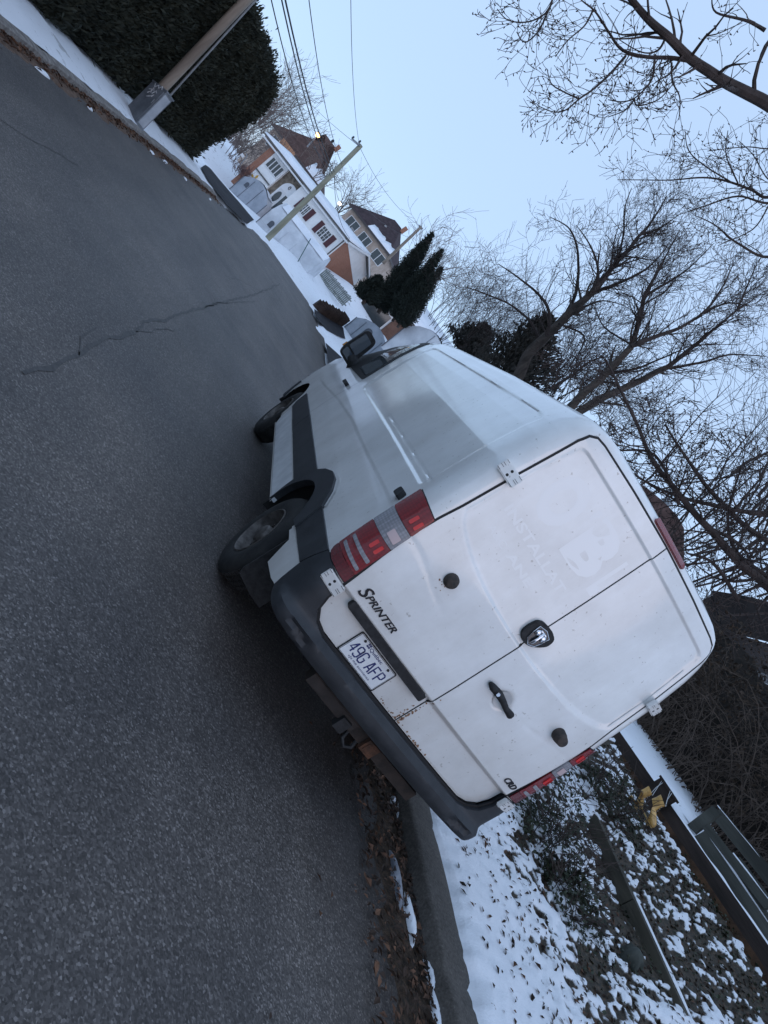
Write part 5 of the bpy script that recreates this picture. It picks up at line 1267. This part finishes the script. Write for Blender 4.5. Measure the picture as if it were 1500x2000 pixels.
# big four-light window, entry, small windows
x0, b0 = A(470, 525); x1 = A(690, 550)[0]; b1_ = A(590, 405)[1]
window(F, H1, aB1 + .25, aS0 - .15, A(570, 640)[1] + .1, -.55, c=.05, sashes=4, gx=1, ny=1)
mb = MB(); F.rect(mb, aB1 + .02, aS0 - .03, A(520, 700)[1] - .05, A(520, 700)[1] + .06, -.04, .06); mb.build('ledge', soffit, H1)  # ledge in a dark tone that paints in its shadow line
ac = (A(690, 690)[0] + A(820, 765)[0]) / 2; rw = (aS1 - aS0) * .40; bs = -1.55
arch = [(ac - rw, bs - 2.2), (ac + rw, bs - 2.2)] + [(ac + rw * math.cos(k * math.pi / 14), bs + rw * math.sin(k * math.pi / 14)) for k in range(15)]
mb = MB(); F.slab(mb, arch, .20, .34); en = mb.build('entry', trim, H1)
mb = MB(); F.rect(mb, ac - rw * .80, ac - rw * .02, bs - 2.15, bs - .1, .17, .22); en2 = mb.build('door', varied('white_door', (.6,.6,.6), (.7,.7,.7), 3), en)
mb = MB(); F.slab(mb, [(ac - rw * .41 + .27 * math.cos(k * math.pi / 7), bs - .85 + .55 * math.sin(k * math.pi / 7)) for k in range(14)], .15, .175); mb.build('pane', pane_m, en)
mb = MB(); F.rect(mb, ac + rw * .15, ac + rw * .75, bs - 2.1, bs - .2, .17, .21); mb.build('sidelight', pane_m, en)
mb = MB(); mb.tube([F.pt(ac - .15 + .1 * math.cos(k * .9) * (1 - k * .03), bs + .42 + .16 * math.sin(k * .9) , .17) for k in range(14)], .02, 6); mb.build('ornament', mat('iron', (.03,.03,.03), .6), en)
for (sl, pl0, pl1, sr) in (((858, 828), (885, 915), (985, 935), (985, 965)), ((1068, 1085), (1060, 1140), (1195, 1180), (1183, 1210))):
    a0, bb = A(*pl0); a1, bt = A(*pl1); am = (a0 + a1) / 2
    w = window(F, H1, a0, a1, -1.75, -.75, c=-.27)
    for s0 in (a0 - .50, a1 + .06):
        mb = MB(); F.rect(mb, s0, s0 + .44, -1.80, -.70, -.32, -.25)
        for k in range(9): F.rect(mb, s0 + .06, s0 + .38, -1.72 + k * .115, -1.66 + k * .115, -.335, -.32)
        mb.build('shutter', shut, H1)
mb = MB(); q = A(378, 655); 
for k in range(5):
    an = k * 1.2566 + 1.57; F.slab(mb, [(q[0], q[1] - .05), (q[0] + .36 * math.cos(an - .28), q[1] + .36 * math.sin(an - .28)), (q[0] + .52 * math.cos(an), q[1] + .52 * math.sin(an)), (q[0] + .36 * math.cos(an + .28), q[1] + .36 * math.sin(an + .28))], .02 - k * .003, .055)
mb.build('leaf_ornament', varied('yellow_ornament', (.50,.28,.04), (.62,.38,.08), 4), H1)
# gable end and roof
RD, RH = 3.9, .80
mb = MB(); mb.poly_prism([F.pt(.03, bT, 0), F.pt(.03, bT, 7.6), F.pt(.03, bT + RH * .97, RD)], F.r * -.2); mb.poly_prism([F.pt(.03, bT, 0), F.pt(.03, bT, 7.6), F.pt(.03, bT - 1.5, 7.6), F.pt(.03, bT - .1, 0)], F.r * -.2); mb.build('gable', siding, H1)
mb = MB(); mb.poly_prism([F.pt(.02, bBot, .0), F.pt(.02, bBot, 7.6), F.pt(.02, bT - .1, 7.6), F.pt(.02, bT - .1, 0)], F.r * -.3); mb.build('side_wall', brick, H1)
def gable_roof(F, parent, a0, a1, bT, D, RH, over, m, th=.16, nm='roof', snowm=None, snow_th=.10, part=1.):
    s = RH / (D / 2); e = over
    mb = MB()
    for c_e, sg in ((-e, 1), (D + e, -1)):
        b_e = bT - e * s
        mb.poly_prism([F.pt(a0, b_e, c_e), F.pt(a1, b_e, c_e), F.pt(a1, bT + RH, D / 2), F.pt(a0, bT + RH, D / 2)], F.u * th)
    o = mb.build(nm, m, parent)
    if snowm:
        mb = MB(); n = 24; rows_ = []
        for i in range(n + 1):
            a = a0 - .02 + (a1 - a0 + .04) * i / n; j = .03 * noise.noise(Vector((a * 1.2, 3, 0)))
            k = part + (.12 * noise.noise(Vector((a * 1.9, 7, 1))) if part < 1 else 0)
            hh = snow_th + j
            rows_.append([F.pt(a, bT - e*s + th - .01, -e), F.pt(a, bT - e*s + th + hh, -e + .05), F.pt(a, bT + th + hh + (RH) * k - (1-k) * 0, D/2 * k), F.pt(a, bT + th + (RH) * k - .01, D/2 * k + .03)])
        mb.add([p for r in rows_ for p in r], [(4*i+k, 4*(i+1)+k, 4*(i+1)+k+1, 4*i+k+1) for i in range(n) for k in range(3)] + [(0,1,2,3), (4*n+3,4*n+2,4*n+1,4*n)])
        mb.build('roof_snow', snowm, o, 180)
    return o
gable_roof(F, H1, aL - .9, .45, bT, 7.8, RH, .55, soffit, .14, 'roof', roofsnow, .14)
mb = MB(); mb.tube([F.pt(aL - .9, bT - .26, -.60), F.pt(.45, bT - .26, -.60)], .07, 6); mb.tube([F.pt(-.12, bT - .28, -.55), F.pt(-.12, bT - .7, -.34), F.pt(-.12, bBot, -.32)], .045, 6); mb.build('gutter', trim, H1)
mb = MB(); mb.poly_prism([F.pt(.455, bT - .25, -.55), F.pt(.455, bT + RH - .02, 3.9), F.pt(.455, bT + RH + .15, 3.9), F.pt(.455, bT - .08, -.55)], F.r * .03); mb.poly_prism([F.pt(.455, bT - .25, 8.35), F.pt(.455, bT + RH - .02, 3.9), F.pt(.455, bT + RH + .15, 3.9), F.pt(.455, bT - .08, 8.35)], F.r * .03); mb.build('bargeboard', trim, H1)
mb = MB(); mb.box(F.pt(-3, bT + RH * .7, 5), (.35, .35, 1.6)); mb.build('vent', galv, H1)
# picket fence from the house corner
fgrt = varied('pale_board', (.15,.165,.155), (.27,.29,.27), 3, .85)
fn = thing('board_fence', P(655, 578, 56), 'grey green upright board fence beside the brick end of the white house', 'fence')
A0, A1 = P(*z6(5, 800), 56.5), P(*z6(255, 1105), 55); fd = (A1 - A0); Lf = fd.length; fd.normalize(); fo = fd.cross(UG)
hF = (P(*z6(330, 1010), 55) - P(*z6(255, 1105), 55)).dot(UG)
for k in range(int(Lf / .17)):
    q = A0 + fd * k * .17; mb = MB(); mb.poly_prism([q, q + fd * .125, q + fd * .125 + UG * (hF + .03 * (k % 3)), q + UG * (hF + .03 * (k % 3))], fo * .03); mb.build('board', fgrt, fn)
for z in (.25, .8):
    mb = MB(); mb.beam(A0 + UG * hF * z - fo * .03, A1 + UG * hF * z - fo * .03, .05, .1); mb.build('rail', fgrt, fn)
# --- hip roofed houses behind
def hip_house(name, label, F, a0, a1, wb, bT, D, RH, wallm, roofm, hip=None, wins=(), snowpart=None):
    e = thing(name, F.pt((a0 + a1) / 2, wb, D / 2), label, 'house'); hip = hip if hip is not None else D / 2
    mb = MB(); F.rect(mb, a0, a1, wb, bT, 0, D); mb.build('wall', wallm, e)
    o_ = .45; c0, c1 = -o_, D + o_; l, r = a0 - o_, a1 + o_; m = D / 2
    v = [F.pt(l, bT, c0), F.pt(r, bT, c0), F.pt(r, bT, c1), F.pt(l, bT, c1), F.pt(l + hip, bT + RH, m), F.pt(r - hip, bT + RH, m)]
    mb = MB(); mb.add(v, [(0,1,5,4), (1,2,5), (2,3,4,5), (3,0,4), (3,2,1,0)]); rf = mb.build('roof', roofm, e)
    mb = MB(); F.rect(mb, l, r, bT - .20, bT - .002, c0 - .02, c0 + .06); mb.poly_prism([F.pt(r, bT - .2, c0 + .06), F.pt(r, bT - .2, c1), F.pt(r, bT - .002, c1), F.pt(r, bT - .002, c0 + .06)], F.r * .03); mb.build('fascia', mat('dark_fascia', (.06,.05,.05), .6), e)
    for (wa, wb0, wb1, ww) in wins: window(F, e, wa - ww/2, wa + ww/2, wb0, wb1, c=-.02, sashes=2, gx=1, ny=1)
    mb = MB(); mb.box(F.pt((a0*.35 + a1*.65), bT + RH + .1, m), (.5, .5, .9)); mb.build('chimney', brick, rf)
    mb = MB(); mb.box(F.pt((a0 + a1)/2 , bT + RH * .5, m * .5), (.3, .3, .5)); mb.build('roof_vent', galv, rf)
    if snowpart:
        mb = MB(); n = 16; vs = []
        for i in range(n + 1):
            a = l + (r - l) * (snowpart[0] + (snowpart[1] - snowpart[0]) * i / n); k = snowpart[2] * (.75 + .5 * noise.noise(Vector((a * 2.1, 2, 5))))
            vs += [F.pt(a, bT + .03, c0), F.pt(a, bT + .10, c0 + .02), F.pt(a, bT + RH * k + .09, c0 + (m - c0) * k), F.pt(a, bT + RH * k, c0 + (m - c0) * k)]
        mb.add(vs, [(4*i+k, 4*(i+1)+k, 4*(i+1)+k+1, 4*i+k+1) for i in range(n) for k in range(3)]); mb.build('roof_snow', roofsnow, rf, 180)
    return e
F2 = Frame(*z6(700, 590), 84, 18)
aa = F2.ab(*z6(345, 130))[0]
hip_house('beige_house', 'beige house with a dark hipped roof behind the right end of the white house', F2, aa, -.3, -5.5, 0, 9, 3.6, beige, dkshing, 3.2, [(F2.ab(*z6(375, 265))[0], -1.9, -.6, 1.7), (F2.ab(*z6(625, 585))[0], -1.9, -.6, 1.7), (F2.ab(*z6(490, 420))[0], -1.9, -.6, 1.6)], (.45, 1.0, .30))
F3 = Frame(*z5(1000, 705), 88, 12)
aa = F3.ab(*z5(610, 130))[0]
hip_house('brown_roof_house', 'brick house under a big brown hipped roof behind the left half of the white house', F3, aa, 0, -6, 0, 10, 5.0, beige, brshing, 5.5, [(F3.ab(*z5(700, 230))[0], -2.1, -.5, 1.8)], (.70, .98, .36))
FL = Frame(*z5(720, 330), 78, 12)
mb = MB(); q = FL.ab(*z5(720, 330)); FL.rect(mb, -.9, .9, -1.6, .1, 0, 1.0); tag(mb.build('chimney_stack', varied('orange_stucco', (.40,.20,.11), (.5,.27,.16), 3), None), 'orange brick chimney above the snowy roof of the white house', 'chimney')
# --- house on the right behind the shelters
F4 = Frame(*z6(830, 1110), 60, -12)
H4 = thing('brick_house', F4.pt(5, -2, 3), 'low brown brick house with snow on its roof behind the shelters near the van mirror', 'house')
mb = MB(); F4.rect(mb, .4, 13, -4.5, 0, .3, 7); mb.build('wall', varied('brown_brick', (.10,.055,.04), (.17,.095,.07), 2, .9), H4)
gable_roof(F4, H4, -.2, 13.4, .0, 7.6, 1.7, .5, soffit, .18, 'roof', roofsnow, .14)
mb = MB(); F4.rect(mb, -2.6, .4, -3.4, -.7, .5, .6); F4.rect(mb, -2.7, .5, -.7, -.5, .3, .7); mb.build('garage_front', trim, H4)
mb = MB(); F4.rect(mb, -2.3, .2, -3.3, -1.2, .46, .52); mb.build('garage_door', pane_m, H4)
# --- roofs glimpsed over the van
F5 = Frame(*r1(880, 505), 34, 20)
e = thing('shingled_house', F5.pt(3, -4, 3), 'house with a reddish brown shingled gable roof showing above the van brake light', 'house')
pl_ = [F5.ab(*r1(x, y)) for x, y in ((865, 480), (905, 505), (990, 575), (1052, 640), (1086, 700), (1086, 960), (900, 960))]
xm = max(p[0] for p in pl_); zt = max(p[1] for p in pl_); zb = min(p[1] for p in pl_)
mb = MB(); F5.slab(mb, pl_, 0, .25); mb.build('roof', brshing, e); mb = MB(); F5.slab(mb, [(p[0] * .96, p[1] - .5) for p in pl_], .26, 5); mb.build('wall', brick, e)
q = F5.ab(*r1(995, 572)); mb = MB(); F5.rect(mb, q[0] - .2, q[0] + .2, q[1] - .3, q[1] + .25, .05, .4); mb.build('vent', galv, e)
F6 = Frame(*r1(1330, 1030), 24, 0)
e = thing('dark_house', F6.pt(4, -3, 3), 'dark roofed house behind the bare limbs at the right edge', 'house')
pl_ = [F6.ab(*r1(x, y)) for x, y in ((1225, 1005), (1380, 1030), (1620, 1090), (1700, 1300), (1280, 1200))]
mb = MB(); F6.slab(mb, pl_, 0, .3); mb.build('roof', varied('black_shingle', (.008,.007,.007), (.02,.017,.017), 2.2, .9, .4, 22), e)
pl_ = [F6.ab(*r1(x, y)) for x, y in ((1190, 1040), (1240, 1020), (1300, 1200), (1700, 1320), (1700, 1500), (1230, 1300))]
mb = MB(); F6.slab(mb, pl_, .31, 4); mb.build('wall', varied('dark_wall', (.02,.018,.018), (.04,.035,.035), 2), e)
# ------------------------------------------------------------------ car shelters
tarp = varied('white_tarp', (.50,.53,.57), (.68,.71,.75), 1.2, .45, .25, 3, coat=.1); tarpg = varied('grey_tarp', (.26,.29,.33), (.37,.40,.45), 1.3, .45, .2, 3)
seamd = mat('tarp_seam', (.10,.11,.13), .6); pvc = mat('shelter_window', (.07,.08,.10), .1)
def shelter(name, label, F, w, eave, peak, L, frontm, sidem, snowy=True, win=None, seams=()):
    e = thing(name, F.pt(w / 2, 0, L / 2), label, 'car shelter', 'white car shelters')
    prof = [(0, -.15), (0, eave * .6), (.03, eave), (w * .16, eave + (peak - eave) * .55), (w * .36, peak - .06), (w * .5, peak), (w * .64, peak - .06), (w * .84, eave + (peak - eave) * .55), (w - .03, eave), (w, eave * .6), (w, -.15)]
    mb = MB(); n = len(prof); NL = 9; vs = []
    for i in range(NL):
        c = L * i / (NL - 1)
        for k, (a, b) in enumerate(prof):
            sag = (.07 if i % 2 else 0) * (1 if 1 < k < n - 2 else .4); vs.append(F.pt(a + (sag if k < n/2 else -sag) * (1 if k in (1, 2, n-3, n-2) else 0), b - (sag if 2 < k < n - 3 else 0), c))
    mb.add(vs, [(i*n+k, (i+1)*n+k, (i+1)*n+k+1, i*n+k+1) for i in range(NL-1) for k in range(n-1)] + [tuple((NL-1)*n + k for k in range(n))]); mb.build('cover', sidem, e, 60)
    mb = MB(); F.slab(mb, [p for p in prof], .02, .05); fr = mb.build('front_flap', frontm, e)
    for a in seams: MB().beam(F.pt(w * a, -.1, -.005), F.pt(w * a, eave + (peak - eave) * (1 - abs(2*a - 1)) * .9, -.005), .03, .02).build('door_seam', seamd, fr)
    for i in range(2): MB().tube([F.pt(w * i, -.1, -.02), F.pt(w * i, eave, -.02)], .03, 6).build('frame_post', seamd, fr)
    if win:
        a, b, s_ = win; mb = MB(); F.slab(mb, [(a - s_, b - s_), (a + s_, b - s_)] + [(a + s_ * math.cos(k * math.pi / 8), b + s_ * .8 + s_ * math.sin(k * math.pi / 8)) for k in range(9)], .0, .03); mb.build('window', pvc, fr)
    if snowy:
        mb = MB(); vs = []
        for i in range(NL):
            c = .2 + (L - .2) * i / (NL - 1)
            for k in range(3, n - 3):
                a, b = prof[k]; vs.append(F.pt(a, b + .06 + .03 * noise.noise(Vector((i * 1.7, k * 1.3, 2))), c))
        m_ = n - 6; mb.add(vs, [(i*m_+k, (i+1)*m_+k, (i+1)*m_+k+1, i*m_+k+1) for i in range(NL-1) for k in range(m_-1)]); mb.build('snow', roofsnow, e, 180)
    return e
FA = Frame(*z5(115, 775), 58, 24); wA = FA.ab(*z5(395, 1005))[0]
shelter('car_shelter', 'grey fronted car shelter farthest left, in the driveway of the white house', FA, wA, 1.9, 2.65, 6, tarpg, tarp, True, (wA * .22, 1.55, .16), (.30, .62))
# the long shelter shows its side: front frame runs along the depth
FB = Frame(*z5(365, 1108), 50, 18); LB = FB.ab(*z5(990, 1490))[0]
class Turn:                                           # the same frame seen from its left end
    def __init__(s, F, D): s.F = F; s.D = D; s.r = -F.d; s.u = F.u; s.d = F.r; s.o = F.pt(0, 0, D)
    pt = Frame.pt; slab = Frame.slab; rect = Frame.rect
TB = Turn(FB, 2.6)
eb = shelter('car_shelter', 'long white car shelter behind the greenish pole, snow on its roof', TB, 2.6, 1.75, 2.9, LB, tarp, tarp, True, None, (.5,))
mb = MB(); a, b, s_ = .75, 1.02, .17; FB.slab(mb, [(a - s_, b - s_), (a + s_, b - s_)] + [(a + s_ * math.cos(k * math.pi / 8), b + s_ + s_ * math.sin(k * math.pi / 8)) for k in range(9)], -.03, .02); mb.build('window', pvc, eb)
mb = MB()
for k in range(1, 5): mb.beam(FB.pt(LB * k / 5, 0, -.06), FB.pt(LB * k / 5, 1.7, -.05), .03, .02)
mb.beam(FB.pt(0, .75, -.06), FB.pt(LB, .75, -.06), .02, .02); mb.build('side_seam', varied('pale_seam', (.45,.47,.5), (.55,.57,.6), 4), eb)
FC = Frame(*z6(205, 1345), 47, 30); wC = 3.3
shelter('car_shelter', 'white car shelter with an arched window flap beyond the van mirror', FC, wC, 1.55, 2.25, 5, tarpg, tarp, False, (wC * .42, 1.25, .30), (.22, .78))
FD = Frame(*z6(640, 1470), 40, 32)
shelter('car_shelter', 'plain white peaked shelter right beside the front of the van roof', FD, 3.2, 1.7, 2.6, 5, tarp, tarp, True, None, (.5,))
mb = MB(); q = FC.pt(0, 0, 0) - FC.r * .7; mb.poly_prism([q, FC.pt(0, -.1, .1), FC.pt(0, .9, .1), q + UG * .35], FC.d * .4); tag(mb.build('tarp_cover', tarp), 'low white tarp draped at the left side of the shelter by the mirror', 'tarp')
# stepped timber wall and lesser yard things
sw = thing('stepped_wall', P(640, 610, 44), 'brown stepped timber wall between the far snowy lawn and the driveway', 'wall')
p0, p1 = P(617, 604, 41), P(670, 626, 46)
for k in range(13):
    q = p0.lerp(p1, k / 12); h = .42 + .05 * (k % 3) + .16 * (1 - k / 12)
    mb = MB(); mb.box(q + UG * (h * .5 - .3), (.55, .30, h + .5), Matrix.Rotation(.3 * noise.noise(q), 3, 'Z')); mb.build('timber', varied('red_brown_timber', (.022,.015,.012), (.050,.033,.027), 4, .9), sw)
e = thing('garden_pole', P(*z5(205, 575), 60), 'thin grey pole with a short arm on the snowy lawn left of the white house', 'pole')
MB().tube([P(*z5(200, 580), 60), P(*z5(318, 430), 60)], .035, 6).build('pole', galv, e); MB().tube([P(*z5(318, 430), 60), P(*z5(305, 405), 60)], .03, 6).build('arm', galv, e)
q = P(*z5(270, 425), 60); MB().box(q, (.3, .1, .25)).build('sign', trim, e)
shrub('garden_bush', 463, 350, 59, 1.2, 1.2, 9, varied('red_twig', (.10,.05,.05), (.17,.10,.09), 3), 'small reddish bush at the left corner of the white house', seed=61, rmin=.012, r=.02)
shrub('lawn_stake', 584, 497, 50, .0, .0, 0, twig_m, 'x') if False else None
e = MB().tube([P(*z5(810, 1460), 49), P(*z5(935, 1235), 49)], .03, 6); tag(e.build('stake', mat('green_metal', (.02,.09,.08), .5)), 'thin dark green stake leaning beside the right end of the long shelter', 'stake')
# far wooded skyline
mb = MB(); rr = random.Random(4)
for k in range(2600):
    x = rr.uniform(-130, 150); y = 150 + rr.uniform(0, 40); z = g1(x, y) - 1; h = rr.uniform(3, 6)
    p = Vector((x, y, z)); mb.tube([p, p + Vector((rr.gauss(0,.5), 0, h*.5)), p + Vector((rr.gauss(0,1.2), 0, h))], [.16, .09, .02], 3, False)
    for _ in range(4):
        q = p + Vector((0, 0, h * rr.uniform(.3, .9))); mb.tube([q, q + Vector((rr.gauss(0,1), rr.gauss(0,1), rr.uniform(.5,1.6)))], [.05, .01], 3, False)
o = mb.build('woods', palewood); o['kind'] = 'stuff'
